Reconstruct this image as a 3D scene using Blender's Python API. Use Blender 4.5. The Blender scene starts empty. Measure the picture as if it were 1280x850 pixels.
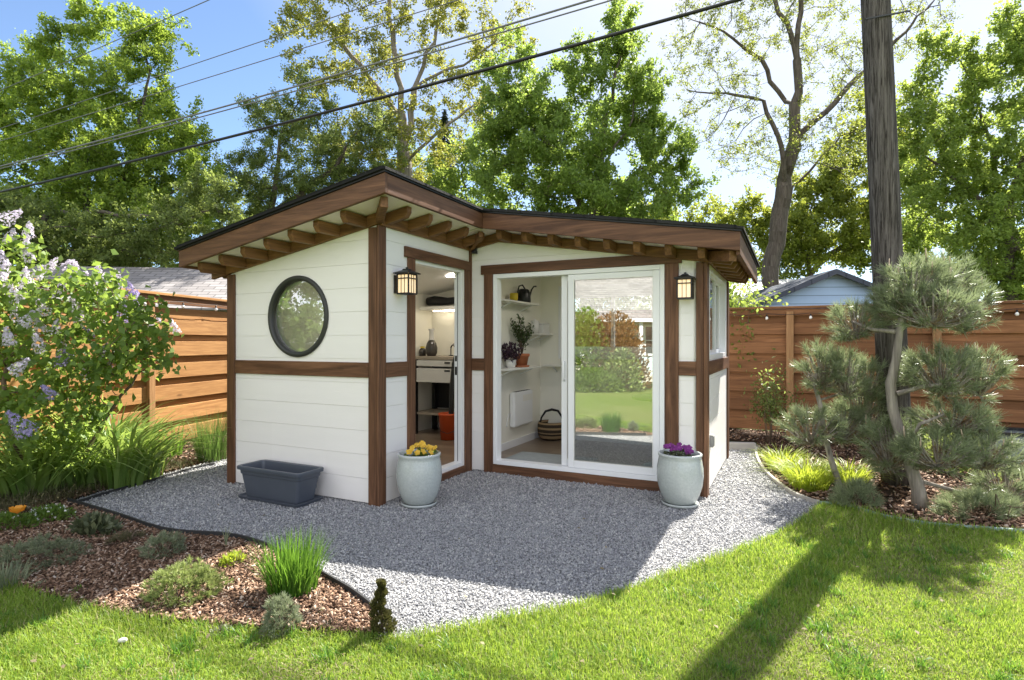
import bpy, math, random
import numpy as np
from mathutils import Vector, Matrix
random.seed(11)
rng = np.random.default_rng(11)
SC = bpy.context.scene
COL = SC.collection
PI = math.pi
# ------------------------------------------------------------------ survey of the place
F, CX, CY, EYE = 713.0, 640.0, 427.5, 1.43
def gp(px, py):                       # a point on the ground
    y = EYE * F / (py - CY)
    return Vector(((px - CX) / F * y, y, 0.0))
def wp(px, py, y):                    # a point at a known distance
    return Vector(((px - CX) / F * y, y, EYE + (CY - py) / F * y))
YAW = 0.456
cY, sY = math.cos(YAW), math.sin(YAW)
P0 = Vector((-1.16, 4.963, 0))
def sw(u, v, z=0.0):                  # shed plan coordinates to world
    return Vector((P0.x + u * cY + v * sY, P0.y - u * sY + v * cY, z))
LA, LB, LC, LD = 1.87, 1.56, 2.50, 1.97
BK = LB + LD
RU, RZ = 0.38, 2.756
def rt(u):                            # height of the roof plane over u
    return RZ - 0.176 * (RU - u) if u < RU else RZ - 0.163 * (u - RU)
NC = Vector((-sY, -cY, 0))            # outward normal of the slider wall
def rp(px, py, y):                    # where a thing seen mirrored in the slider really stands
    q = wp(px, py, y); p = sw(0, LB)
    return q - 2 * ((q - p).dot(NC)) * NC

# ------------------------------------------------------------------ objects
def tag(o, label=None, cat=None, group=None, kind=None):
    if label: o['label'] = label
    if cat: o['category'] = cat
    if group: o['group'] = group
    if kind: o['kind'] = kind
    return o
def link(name, me, mat=None, parent=None, loc=None, rotz=0.0):
    o = bpy.data.objects.new(name, me)
    COL.objects.link(o)
    if mat is not None and me is not None and not me.materials: me.materials.append(mat)
    if parent is not None: o.parent = parent
    if loc is not None: o.location = loc
    o.rotation_euler.z = rotz
    return o
def empty(name, loc=(0, 0, 0), rotz=0.0, **k):
    o = link(name, None, loc=loc, rotz=rotz)
    o.empty_display_size = 0.1
    return tag(o, **k)
def dup(o, parent=None):
    c = o.copy(); COL.objects.link(c)
    if parent is not None: c.parent = parent
    for ch in list(o.children): dup(ch, c)
    return c
def np_mesh(name, verts, faces, smooth=False):
    verts = np.ascontiguousarray(verts, dtype=np.float32).reshape(-1, 3)
    faces = np.ascontiguousarray(faces, dtype=np.int32)
    m, k = faces.shape
    me = bpy.data.meshes.new(name)
    me.vertices.add(len(verts)); me.vertices.foreach_set('co', verts.ravel())
    me.loops.add(m * k); me.loops.foreach_set('vertex_index', faces.ravel())
    me.polygons.add(m)
    me.polygons.foreach_set('loop_start', np.arange(0, m * k, k, dtype=np.int32))
    me.polygons.foreach_set('loop_total', np.full(m, k, dtype=np.int32))
    if smooth: me.polygons.foreach_set('use_smooth', np.ones(m, dtype=bool))
    me.update(calc_edges=True)
    return me
class MB:
    def __init__(s): s.v = []; s.f = []; s.sm = []
    def add(s, vs, fs, smooth=False):
        b = len(s.v); s.v += [tuple(p) for p in vs]
        for f in fs: s.f.append([b + i for i in f]); s.sm.append(smooth)
        return s
    def box(s, c, d, rz=0.0, R=None):
        hx, hy, hz = d[0] / 2, d[1] / 2, d[2] / 2
        vs = [Vector((x, y, z)) for x in (-hx, hx) for y in (-hy, hy) for z in (-hz, hz)]
        M = R if R is not None else Matrix.Rotation(rz, 3, 'Z')
        vs = [M @ q + Vector(c) for q in vs]
        return s.add(vs, [(0, 1, 3, 2), (4, 6, 7, 5), (0, 4, 5, 1), (2, 3, 7, 6), (0, 2, 6, 4), (1, 5, 7, 3)])
    def b2(s, a, b):                  # box from two corners
        return s.box([(a[i] + b[i]) / 2 for i in range(3)], [abs(b[i] - a[i]) for i in range(3)])
    def beam(s, a, b, w, h, up=(0, 0, 1)):
        a, b = Vector(a), Vector(b); d = (b - a).normalized()
        r = d.cross(Vector(up)).normalized(); t = r.cross(d)
        vs = [p + r * x * w / 2 + t * y * h / 2 for p in (a, b) for x, y in ((-1, -1), (1, -1), (1, 1), (-1, 1))]
        return s.add(vs, [(3, 2, 1, 0), (4, 5, 6, 7), (0, 1, 5, 4), (1, 2, 6, 5), (2, 3, 7, 6), (3, 0, 4, 7)])
    def prism(s, poly, o, a, b, n, d0, d1):      # polygon in (a,b) at o, pushed along n from d0 to d1
        o, a, b, n = Vector(o), Vector(a), Vector(b), Vector(n)
        k = len(poly)
        ar = sum(poly[i][0] * poly[(i + 1) % k][1] - poly[(i + 1) % k][0] * poly[i][1] for i in range(k))
        if (ar > 0) != (a.cross(b).dot(n) * (d1 - d0) > 0): poly = poly[::-1]
        vs = [o + a * x + b * y + n * d for d in (d0, d1) for x, y in poly]
        fs = [list(range(k))[::-1], list(range(k, 2 * k))]
        fs += [[i, (i + 1) % k, k + (i + 1) % k, k + i] for i in range(k)]
        return s.add(vs, fs)
    def tube(s, pts, rad, n=8, cap=True, smooth=True):
        pts = [Vector(p) for p in pts]; k = len(pts)
        if not hasattr(rad, '__len__'): rad = [rad] * k
        ref = None; b = len(s.v); vs = []
        for i, p in enumerate(pts):
            d = (pts[min(i + 1, k - 1)] - pts[max(i - 1, 0)]).normalized()
            if ref is None: ref = d.orthogonal().normalized()
            ref = (ref - d * ref.dot(d)).normalized(); t = d.cross(ref)
            vs += [p + (ref * math.cos(2 * PI * j / n) + t * math.sin(2 * PI * j / n)) * rad[i] for j in range(n)]
        fs = [(i * n + j, i * n + (j + 1) % n, (i + 1) * n + (j + 1) % n, (i + 1) * n + j) for i in range(k - 1) for j in range(n)]
        s.add(vs, fs, smooth)
        if cap:
            s.f.append([b + j for j in range(n)][::-1]); s.sm.append(False)
            s.f.append([b + (k - 1) * n + j for j in range(n)]); s.sm.append(False)
        return s
    def lathe(s, prof, n=32, c=(0, 0, 0), smooth=True, sx=1, sy=1):
        vs = [(c[0] + r * sx * math.cos(2 * PI * j / n), c[1] + r * sy * math.sin(2 * PI * j / n), c[2] + z) for r, z in prof for j in range(n)]
        fs = [(i * n + j, i * n + (j + 1) % n, (i + 1) * n + (j + 1) % n, (i + 1) * n + j) for i in range(len(prof) - 1) for j in range(n)]
        return s.add(vs, fs, smooth)
    def build(s, name, mat, parent=None, loc=None, rotz=0.0, bevel=0.0):
        me = bpy.data.meshes.new(name)
        me.from_pydata(s.v, [], s.f)
        me.polygons.foreach_set('use_smooth', s.sm)
        me.update()
        o = link(name, me, mat, parent, loc, rotz)
        if bevel:
            m = o.modifiers.new('edge', 'BEVEL'); m.width = bevel; m.segments = 2; m.limit_method = 'ANGLE'
        return o

# ------------------------------------------------------------------ materials
class NT:
    def __init__(s, name):
        s.m = bpy.data.materials.new(name); s.m.use_nodes = True
        s.t = s.m.node_tree; s.t.nodes.clear()
        s.out = s.t.nodes.new('ShaderNodeOutputMaterial')
    def n(s, typ, **k):
        nd = s.t.nodes.new('ShaderNode' + typ)
        for a, b in k.items(): setattr(nd, a, b)
        return nd
    def l(s, a, b): s.t.links.new(a, b)
    def put(s, sock, v):
        if isinstance(v, bpy.types.NodeSocket): s.l(v, sock)
        elif isinstance(v, (tuple, list)) and len(v) == 3 and sock.type == 'RGBA': sock.default_value = (*v, 1)
        else: sock.default_value = v
    def coord(s, kind='Object', scale=(1, 1, 1), rot=(0, 0, 0)):
        tc = s.n('TexCoord'); mp = s.n('Mapping')
        s.l(tc.outputs[kind], mp.inputs['Vector']); mp.inputs['Scale'].default_value = scale; mp.inputs['Rotation'].default_value = rot
        return mp.outputs[0]
    def noise(s, co, scale, detail=4, rough=.55, dist=0):
        nd = s.n('TexNoise'); s.l(co, nd.inputs['Vector'])
        nd.inputs['Scale'].default_value = scale; nd.inputs['Detail'].default_value = detail
        nd.inputs['Roughness'].default_value = rough; nd.inputs['Distortion'].default_value = dist
        return nd.outputs['Fac']
    def ramp(s, fac, stops):
        nd = s.n('ValToRGB'); s.l(fac, nd.inputs[0]); e = nd.color_ramp.elements
        while len(e) < len(stops): e.new(.5)
        for x, (p, c) in zip(e, stops):
            x.position = p; x.color = (*c, 1) if len(c) == 3 else c
        return nd.outputs[0]
    def mix(s, f, a, b, mode='MIX'):
        nd = s.n('Mix', data_type='RGBA', blend_type=mode)
        s.put(nd.inputs[0], f); s.put(nd.inputs[6], a); s.put(nd.inputs[7], b)
        return nd.outputs[2]
    def math(s, op, a, b=0.0, clamp=False):
        nd = s.n('Math', operation=op, use_clamp=clamp)
        s.put(nd.inputs[0], a); s.put(nd.inputs[1], b)
        return nd.outputs[0]
    def island(s): return s.n('NewGeometry').outputs['Random Per Island']
    def rnd(s): return s.n('ObjectInfo').outputs['Random']
    def bump(s, h, strength=.3, dist=.01):
        nd = s.n('Bump'); s.l(h, nd.inputs['Height']); nd.inputs['Strength'].default_value = strength; nd.inputs['Distance'].default_value = dist
        return nd.outputs[0]
    def bsdf(s, col, rough=.6, normal=None, spec=.4, metal=0.0, **k):
        p = s.n('BsdfPrincipled')
        s.put(p.inputs['Base Color'], col); s.put(p.inputs['Roughness'], rough)
        p.inputs['Specular IOR Level'].default_value = spec; p.inputs['Metallic'].default_value = metal
        if normal is not None: s.l(normal, p.inputs['Normal'])
        for a, b in k.items(): s.put(p.inputs[a], b)
        return p.outputs[0]
    def done(s, sh): s.l(sh, s.out.inputs[0]); return s.m
def sc3(c, f): return tuple(x * f for x in c)
def plain(name, col, rough=.5, var=.12, scale=6, bump=.08, spec=.4, metal=0.0, detail=5):
    t = NT(name); co = t.coord(); f = t.noise(co, scale, detail)
    f2 = t.noise(co, scale * 14, 3)
    c = t.mix(f, sc3(col, 1 - var), sc3(col, 1 + var))
    return t.done(t.bsdf(c, rough, t.bump(f2, bump, .004), spec, metal))
def wood(name, dark, light, axis, rough=.6, island=.25, knots=True, fine=60, weather=None, bump=.45):
    t = NT(name); sc = [9, 9, 9]; sc[axis] = .7
    tc = t.n('TexCoord'); add = t.n('VectorMath', operation='ADD'); t.l(tc.outputs['Object'], add.inputs[0])
    comb = t.n('CombineXYZ'); r = t.math('MULTIPLY', t.math('ADD', t.island(), t.rnd()), 37.0)
    for i in range(3): t.l(r, comb.inputs[i])
    t.l(comb.outputs[0], add.inputs[1])
    mp = t.n('Mapping'); t.l(add.outputs[0], mp.inputs[0]); mp.inputs['Scale'].default_value = sc
    co = mp.outputs[0]
    g = t.noise(co, 1.6, 6, .6, 1.2)
    mp2 = t.n('Mapping'); t.l(add.outputs[0], mp2.inputs[0]); s2 = [fine] * 3; s2[axis] = 2.5; mp2.inputs['Scale'].default_value = s2
    g2 = t.noise(mp2.outputs[0], 1.5, 4, .6)
    c = t.ramp(g, [(.25, dark), (.5, tuple((a + b) / 2 for a, b in zip(dark, light))), (.75, light)])
    c = t.mix(t.math('MULTIPLY', t.math('SUBTRACT', g2, .35, True), 1.3, True), c, sc3(dark, .55))
    if knots:
        vo = t.n('TexVoronoi'); mp3 = t.n('Mapping'); t.l(add.outputs[0], mp3.inputs[0]); s3 = [7.0] * 3; s3[axis] = 2.2; mp3.inputs['Scale'].default_value = s3
        t.l(mp3.outputs[0], vo.inputs['Vector']); vo.inputs['Scale'].default_value = .8
        k = t.ramp(vo.outputs['Distance'], [(.05, (1, 1, 1)), (.13, (0, 0, 0))])
        c = t.mix(t.math('MULTIPLY', k, .75), c, sc3(dark, .35))
    if weather:
        c = t.mix(t.math('MULTIPLY', t.noise(t.coord(), 1.3, 5), .9, True), c, weather)
    c = t.mix(t.math('MULTIPLY', t.math('SUBTRACT', t.math('FRACT', t.math('ADD', t.math('MULTIPLY', t.island(), 7.31), t.rnd())), .0), island), c, sc3(dark, .5))
    h = t.math('ADD', t.math('MULTIPLY', g2, .6), g)
    return t.done(t.bsdf(c, rough, t.bump(h, bump, .004 if bump < .8 else .02), .3))
def leaf(name, c1, c2, trans, tw=.42, rough=.5, patch=.6, dead=None):
    t = NT(name); i = t.island()
    c = t.ramp(i, [(0, c1), (1, c2)])
    n = t.noise(t.coord(), patch, 3)
    c = t.mix(t.math('MULTIPLY', t.math('SUBTRACT', n, .35, True), 1.4, True), c, sc3(c1, .75))
    if dead is not None:
        k = t.ramp(t.math('FRACT', t.math('MULTIPLY', i, 13.7)), [(dead[1], (0, 0, 0)), (dead[1] + .02, (1, 1, 1))])
        c = t.mix(k, c, dead[0])
    tr = t.n('BsdfTranslucent'); t.put(tr.inputs[0], t.mix(.5, c, trans))
    ms = t.n('MixShader'); ms.inputs[0].default_value = tw
    t.l(t.bsdf(c, rough, None, .35), ms.inputs[1]); t.l(tr.outputs[0], ms.inputs[2])
    return t.done(ms.outputs[0])
def glass(name, refl, tint=(.93, .96, .95)):
    t = NT(name)
    fr = t.n('Fresnel'); fr.inputs[0].default_value = 1.5
    f = t.math('ADD', fr.outputs[0], refl, True)
    w = t.noise(t.coord(), 1.2, 1)
    gl = t.n('BsdfGlossy'); gl.inputs['Roughness'].default_value = 0.0
    t.put(gl.inputs['Color'], (.92, .95, .93)); t.l(t.bump(w, .03, .02), gl.inputs['Normal'])
    tp = t.n('BsdfTransparent'); t.put(tp.inputs[0], tint)
    ms = t.n('MixShader'); t.l(f, ms.inputs[0]); t.l(tp.outputs[0], ms.inputs[1]); t.l(gl.outputs[0], ms.inputs[2])
    return t.done(ms.outputs[0])
def glow(name, col, power, base=(.8, .75, .6)):
    t = NT(name); p = t.n('BsdfPrincipled'); t.put(p.inputs['Base Color'], base)
    t.put(p.inputs['Emission Color'], col); p.inputs['Emission Strength'].default_value = power
    return t.done(p.outputs[0])

M = {}
ST_D, ST_L = (.062, .026, .013), (.27, .132, .070)
for i, ax in enumerate('xyz'):
    M['stain_' + ax] = wood('stained_timber_' + ax, ST_D, ST_L, i, .55)
    M['tail_' + ax] = wood('rafter_timber_' + ax, (.095, .043, .017), (.34, .17, .07), i, .6)
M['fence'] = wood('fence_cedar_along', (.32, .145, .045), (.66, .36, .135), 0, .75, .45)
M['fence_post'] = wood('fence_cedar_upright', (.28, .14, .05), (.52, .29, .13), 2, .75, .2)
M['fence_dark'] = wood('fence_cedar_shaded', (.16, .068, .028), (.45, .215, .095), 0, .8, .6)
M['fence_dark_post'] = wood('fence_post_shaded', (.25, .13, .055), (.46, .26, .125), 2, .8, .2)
def white_paint():
    t = NT('white_siding_paint'); co = t.coord(scale=(.6, .6, 5)); f = t.noise(co, 1.5, 5)
    fine = t.noise(t.coord(scale=(3, 3, 50)), 4, 4)
    d = t.noise(t.coord(), 2.3, 6)
    c = t.mix(f, (.82, .795, .775), (.89, .865, .85))
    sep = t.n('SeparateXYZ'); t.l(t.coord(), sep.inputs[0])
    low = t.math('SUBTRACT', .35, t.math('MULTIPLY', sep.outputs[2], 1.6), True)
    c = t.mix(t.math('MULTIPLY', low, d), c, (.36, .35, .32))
    c = t.mix(t.math('MULTIPLY', t.island(), .10), c, (.62, .61, .57))
    nl = t.n('TexVoronoi'); t.l(t.coord(scale=(2.4, 2.4, 4.7)), nl.inputs['Vector']); nl.inputs['Randomness'].default_value = .12; nl.inputs['Scale'].default_value = 1
    c = t.mix(t.ramp(nl.outputs['Distance'], [(.009, (.35, .35, .35)), (.016, (0, 0, 0))]), c, (.45, .44, .40))
    return t.done(t.bsdf(c, .5, t.bump(fine, .22, .004), .35))
M['white'] = white_paint()
M['soffit'] = plain('cream_soffit_panel', (.89, .815, .775), .6, .05, 3)
M['cream'] = plain('cream_interior_paint', (.85, .83, .74), .6, .03, 2, .03)
M['ceiling'] = plain('white_ceiling_paint', (.78, .77, .74), .6, .04, 2, .03)
M['vinyl'] = plain('white_vinyl_frame', (.82, .83, .84), .3, .03, 3, .02)
M['shelf'] = plain('white_shelf_board', (.80, .79, .74), .4, .03, 3, .02)
M['black'] = plain('black_powder_coat', (.012, .012, .013), .4, .2, 8, .1)
M['blackplastic'] = plain('black_plastic', (.014, .015, .016), .38, .2, 8, .08)
M['ringframe'] = plain('charcoal_window_frame', (.035, .036, .034), .42, .15, 5, .05)
M['trough'] = plain('grey_blue_plastic', (.072, .083, .105), .42, .2, 5, .15)
M['glass_slider'] = glass('sliding_door_glass', .44)
M['glass_clear'] = glass('clear_glass', .02)
M['glass_round'] = glass('round_window_glass', .40)
M['glass_side'] = glass('side_window_glass', .10)
M['lampglass'] = glow('lit_lantern_glass', (1, .66, .30), .75, (.75, .7, .6))
M['bulb'] = glow('warm_bulb', (1, .72, .40), 14)
M['downlight_and_fill'] = glow('recessed_and_fill_lens', (1, .92, .80), 90)
M['strip'] = glow('warm_strip_light', (1, .88, .70), 12)
M['led'] = plain('frosted_bulb_glass', (.85, .83, .78), .15, .02, 5, 0)
def shingle(name, a, b, dirx=True):
    t = NT(name); br = t.n('TexBrick'); t.l(t.coord(rot=(0, 0, 0) if dirx else (0, 0, PI / 2)), br.inputs['Vector'])
    br.inputs['Scale'].default_value = 1.0; br.inputs['Brick Width'].default_value = .33; br.inputs['Row Height'].default_value = .14
    br.inputs['Mortar Size'].default_value = .012; br.inputs['Color1'].default_value = (*a, 1); br.inputs['Color2'].default_value = (*b, 1)
    br.inputs['Mortar'].default_value = (*sc3(a, .35), 1); br.inputs['Mortar Smooth'].default_value = .2
    g = t.noise(t.coord(), 90, 3)
    c = t.mix(.35, br.outputs[0], t.mix(g, sc3(a, .6), sc3(b, 1.3)))
    return t.done(t.bsdf(c, .85, t.bump(t.math('ADD', br.outputs['Fac'], g), .5, .01), .2))
M['shingle'] = shingle('dark_roof_shingles', (.018, .018, .019), (.035, .034, .034))
M['shingle_grey'] = shingle('weathered_grey_shingles', (.20, .185, .18), (.34, .32, .315))
def planks():
    t = NT('grey_brown_plank_floor'); br = t.n('TexBrick'); t.l(t.coord(), br.inputs['Vector'])
    br.inputs['Scale'].default_value = 1; br.inputs['Brick Width'].default_value = 1.2; br.inputs['Row Height'].default_value = .15
    br.inputs['Mortar Size'].default_value = .002; br.inputs['Color1'].default_value = (.20, .145, .10, 1); br.inputs['Color2'].default_value = (.34, .26, .19, 1)
    br.inputs['Mortar'].default_value = (.05, .04, .03, 1)
    g = t.noise(t.coord(scale=(1.5, 25, 1)), 2, 5)
    c = t.mix(t.math('MULTIPLY', g, .5), br.outputs[0], (.12, .09, .07))
    return t.done(t.bsdf(c, .32, t.bump(g, .1, .002), .5))
M['planks'] = planks()
def glaze():
    t = NT('crackled_celadon_glaze'); vo = t.n('TexVoronoi', feature='DISTANCE_TO_EDGE'); t.l(t.coord(), vo.inputs['Vector']); vo.inputs['Scale'].default_value = 75
    vo2 = t.n('TexVoronoi'); t.l(t.coord(), vo2.inputs['Vector']); vo2.inputs['Scale'].default_value = 75
    n = t.noise(t.coord(), 7, 5)
    c = t.mix(n, (.31, .345, .345), (.48, .51, .505))
    c = t.mix(t.math('MULTIPLY', vo2.outputs['Distance'], .5), c, (.62, .66, .63))
    e = t.ramp(vo.outputs['Distance'], [(0, (1, 1, 1)), (.06, (0, 0, 0))])
    c = t.mix(t.math('MULTIPLY', e, .45), c, (.20, .24, .23))
    return t.done(t.bsdf(c, .16, t.bump(vo2.outputs['Distance'], .12, .003), .5))
M['glaze'] = glaze()
M['terracotta'] = plain('terracotta_clay', (.46, .16, .07), .75, .2, 9, .15)
M['soil'] = plain('dark_potting_soil', (.030, .020, .014), .95, .5, 30, .8)
M['bark'] = wood('grey_brown_bark', (.055, .043, .033), (.21, .175, .145), 2, .9, 0, False, 30, None, 1.0)
M['barkpale'] = wood('pale_tree_bark', (.15, .125, .10), (.38, .335, .28), 2, .9, 0, False, 30)
M['pinebark'] = wood('flaky_pine_bark', (.15, .13, .11), (.50, .45, .39), 2, .95, 0, True, 30, None, 1.0)
M['stem'] = plain('woody_stem', (.13, .09, .06), .8, .3, 20, .3)
def polewood():
    t = NT('weathered_pole_timber'); co = t.coord(scale=(16, 16, .55)); g = t.noise(co, 2.2, 8, .65, .6)
    g2 = t.noise(t.coord(scale=(60, 60, 2.2)), 1.5, 5, .7)
    c = t.ramp(g, [(.28, (.012, .010, .009)), (.42, (.085, .074, .066)), (.6, (.17, .152, .138)), (.8, (.27, .25, .235))])
    c = t.mix(t.ramp(g2, [(.50, (0, 0, 0)), (.60, (1, 1, 1))]), c, (.03, .025, .021))
    return t.done(t.bsdf(c, .9, t.bump(t.math('ADD', g, g2), .9, .02), .2))
M['pole'] = polewood()
# leaves:                     dark / light / transmitted
M['lf_maple'] = leaf('yellow_green_leaves', (.105, .18, .03), (.29, .39, .065), (.66, .82, .11), .55)
M['lf_dense'] = leaf('fresh_maple_leaves', (.08, .14, .028), (.23, .33, .07), (.62, .80, .14), .55)
M['lf_dark'] = leaf('olive_leaves', (.075, .115, .03), (.21, .27, .08), (.54, .64, .15), .5)
M['lf_young'] = leaf('young_spring_leaves', (.13, .16, .03), (.30, .32, .07), (.62, .60, .10), .5)
M['lf_locust'] = leaf('sparse_spring_leaves', (.10, .13, .03), (.24, .29, .06), (.55, .60, .10), .5)
M['lf_right'] = leaf('green_shade_leaves', (.095, .155, .034), (.27, .37, .08), (.68, .82, .14), .55)
M['lf_bright'] = leaf('bright_hedge_leaves', (.12, .17, .025), (.28, .33, .06), (.62, .66, .08), .5)
M['lf_conifer'] = leaf('conifer_needles', (.014, .026, .014), (.04, .06, .03), (.05, .08, .03), .15)
M['lf_lilac'] = leaf('lilac_leaves', (.07, .135, .026), (.20, .30, .07), (.55, .72, .11), .48)
M['lf_grass'] = leaf('lawn_blades', (.12, .22, .026), (.34, .46, .07), (.66, .82, .10), .42, .5, 2.2, ((.42, .36, .19), .88))
M['lf_lily'] = leaf('daylily_straps', (.10, .19, .04), (.31, .43, .13), (.66, .82, .16), .45, .32, 2)
M['lf_clump'] = leaf('bright_green_blades', (.045, .13, .015), (.13, .28, .04), (.35, .60, .06), .42, .4, 3)
M['lf_fine'] = leaf('fine_green_stems', (.06, .12, .03), (.15, .23, .06), (.3, .48, .08), .35, .5, 3)
M['lf_hakone'] = leaf('golden_grass_blades', (.19, .28, .025), (.42, .51, .07), (.72, .78, .08), .45, .45, 3)
M['lf_pine'] = leaf('long_pine_needles', (.12, .155, .075), (.38, .43, .26), (.46, .55, .25), .3, .34, 3)
M['lf_mugo'] = leaf('mugo_needles', (.14, .19, .06), (.42, .48, .17), (.58, .68, .2), .28, .45, 6)
M['lf_grey'] = leaf('grey_green_needles', (.15, .18, .11), (.38, .42, .27), (.42, .48, .24), .28, .5, 6)
M['lf_sage'] = leaf('dusty_grey_leaves', (.14, .165, .095), (.32, .35, .22), (.34, .4, .2), .25, .6, 6)
M['lf_bugle'] = leaf('dark_bronze_leaves', (.06, .075, .04), (.19, .21, .11), (.22, .27, .10), .25, .5, 5)
M['lf_thuja'] = leaf('arborvitae_scales', (.055, .060, .018), (.17, .15, .05), (.22, .22, .06), .25, .6, 9)
M['lf_cover'] = leaf('groundcover_leaves', (.06, .12, .02), (.17, .27, .05), (.40, .55, .08), .4, .5, 4)
M['lf_weed'] = leaf('dry_weeds', (.075, .075, .035), (.20, .18, .10), (.22, .22, .08), .3, .7, 4)
M['lf_red'] = leaf('reddish_shrub_leaves', (.13, .075, .03), (.30, .17, .06), (.45, .24, .07), .4)
M['lf_house'] = leaf('houseplant_leaves', (.03, .06, .02), (.11, .16, .06), (.2, .3, .08), .3)
M['lf_purple'] = leaf('purple_houseplant_leaves', (.03, .02, .03), (.10, .06, .09), (.15, .06, .1), .3)
M['fl_lilac'] = leaf('lilac_florets', (.70, .63, .76), (.93, .88, .95), (.9, .84, .95), .4, .6, 8)
M['fl_lilac_deep'] = leaf('deeper_lilac_florets', (.36, .30, .58), (.62, .55, .78), (.6, .5, .8), .3, .6, 8)
M['fl_yellow'] = leaf('yellow_petals', (.75, .42, .03), (.86, .60, .09), (.85, .6, .08), .3)
M['fl_purple'] = leaf('purple_petals', (.09, .012, .12), (.36, .06, .34), (.35, .05, .35), .3)
M['fl_orange'] = leaf('orange_petals', (.80, .28, .02), (.88, .42, .05), (.9, .4, .05), .35)
M['fl_white'] = leaf('white_petals', (.7, .7, .66), (.85, .85, .8), (.8, .8, .75), .3)
M['lf_pinebrown'] = leaf('dry_inner_needles', (.10, .07, .035), (.30, .20, .10), (.25, .16, .06), .2)
M['lf_dry'] = leaf('dry_lawn_thatch', (.16, .125, .07), (.40, .34, .20), (.35, .3, .15), .3, .7, 3)
M['candle'] = plain('pale_pine_candles', (.42, .33, .23), .7, .2, 20, .2)
# ------------------------------------------------------------------ foliage makers
def unit(a): return a / np.maximum(np.linalg.norm(a, axis=-1, keepdims=True), 1e-9)
def rdir(n, up=0.0):
    d = rng.normal(size=(n, 3)); d[:, 2] += up
    return unit(d)
def leaf_quads(c, L, W, up=.4, axis=None, fold=.18):
    n = len(c); a = rdir(n, -.15) if axis is None else unit(axis)
    nn = rdir(n, up); b = unit(np.cross(a, nn)); nn = np.cross(b, a)
    L = (L * rng.uniform(.65, 1.25, (n, 1))); W = L * W
    v = np.stack([c - a * L / 2, c + b * W / 2 + nn * W * fold, c + a * L / 2, c - b * W / 2 + nn * W * fold], 1)
    return v.reshape(-1, 3), np.arange(4 * n).reshape(n, 4)
def join(parts):
    vs, fs, b = [], [], 0
    for v, f in parts:
        vs.append(v); fs.append(f + b); b += len(v)
    return np.concatenate(vs), np.concatenate(fs)
def blades(base, az, h, lean, w, segs=3, droop=1.6, jit=.0):
    """curved strap leaves; base (n,3), az heading, h length, lean outward fraction"""
    n = len(base); d = np.stack([np.cos(az), np.sin(az), np.zeros(n)], 1); s = np.stack([-np.sin(az), np.cos(az), np.zeros(n)], 1)
    tw = rng.uniform(-.9, .9, n)[:, None]; s = unit(s + d * tw)
    lean = np.asarray(lean).reshape(-1, 1) * np.ones((n, 1)); h = np.asarray(h).reshape(-1, 1) * np.ones((n, 1))
    rows = []
    for k in range(segs + 1):
        t = k / segs
        p = base + d * (lean * h * t ** droop) + np.array([0, 0, 1.]) * h * (t - lean * .45 * t ** (droop + 1.2))
        ww = w * (1.0 - t ** 1.8 * .92) * (.75 + .6 * t * (1 - t) * 2)
        rows.append(np.stack([p - s * ww / 2, p + s * ww / 2], 1))
    v = np.stack(rows, 1).reshape(n, (segs + 1) * 2, 3)
    f = np.array([[2 * k, 2 * k + 1, 2 * k + 3, 2 * k + 2] for k in range(segs)])
    faces = (np.arange(n)[:, None, None] * (segs + 1) * 2 + f[None]).reshape(-1, 4)
    return v.reshape(-1, 3), faces
def needles(c, ax, n, length, width, spread=.9, sink=.35):
    """bursts of needles: c (m,3) tuft centres with heading ax (m,3)"""
    m = len(c); c = np.repeat(c, n, 0); a = np.repeat(ax, n, 0)
    d = unit(a + rng.normal(size=(m * n, 3)) * spread)
    b = unit(np.cross(d, rdir(m * n)))
    L = length * rng.uniform(.7, 1.15, (m * n, 1))
    st = c + a * rng.uniform(-sink, sink, (m * n, 1)) * length
    v = np.stack([st - b * width / 2, st + b * width / 2, st + d * L + b * width / 6, st + d * L - b * width / 6], 1)
    return v.reshape(-1, 3), np.arange(4 * m * n).reshape(-1, 4)
def ellipsoid_pts(n, c, r, shell=.0):
    d = rdir(n); k = rng.uniform(shell ** 3, 1, (n, 1)) ** (1 / 3)
    return np.array(c) + d * k * np.array(r), d
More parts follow.
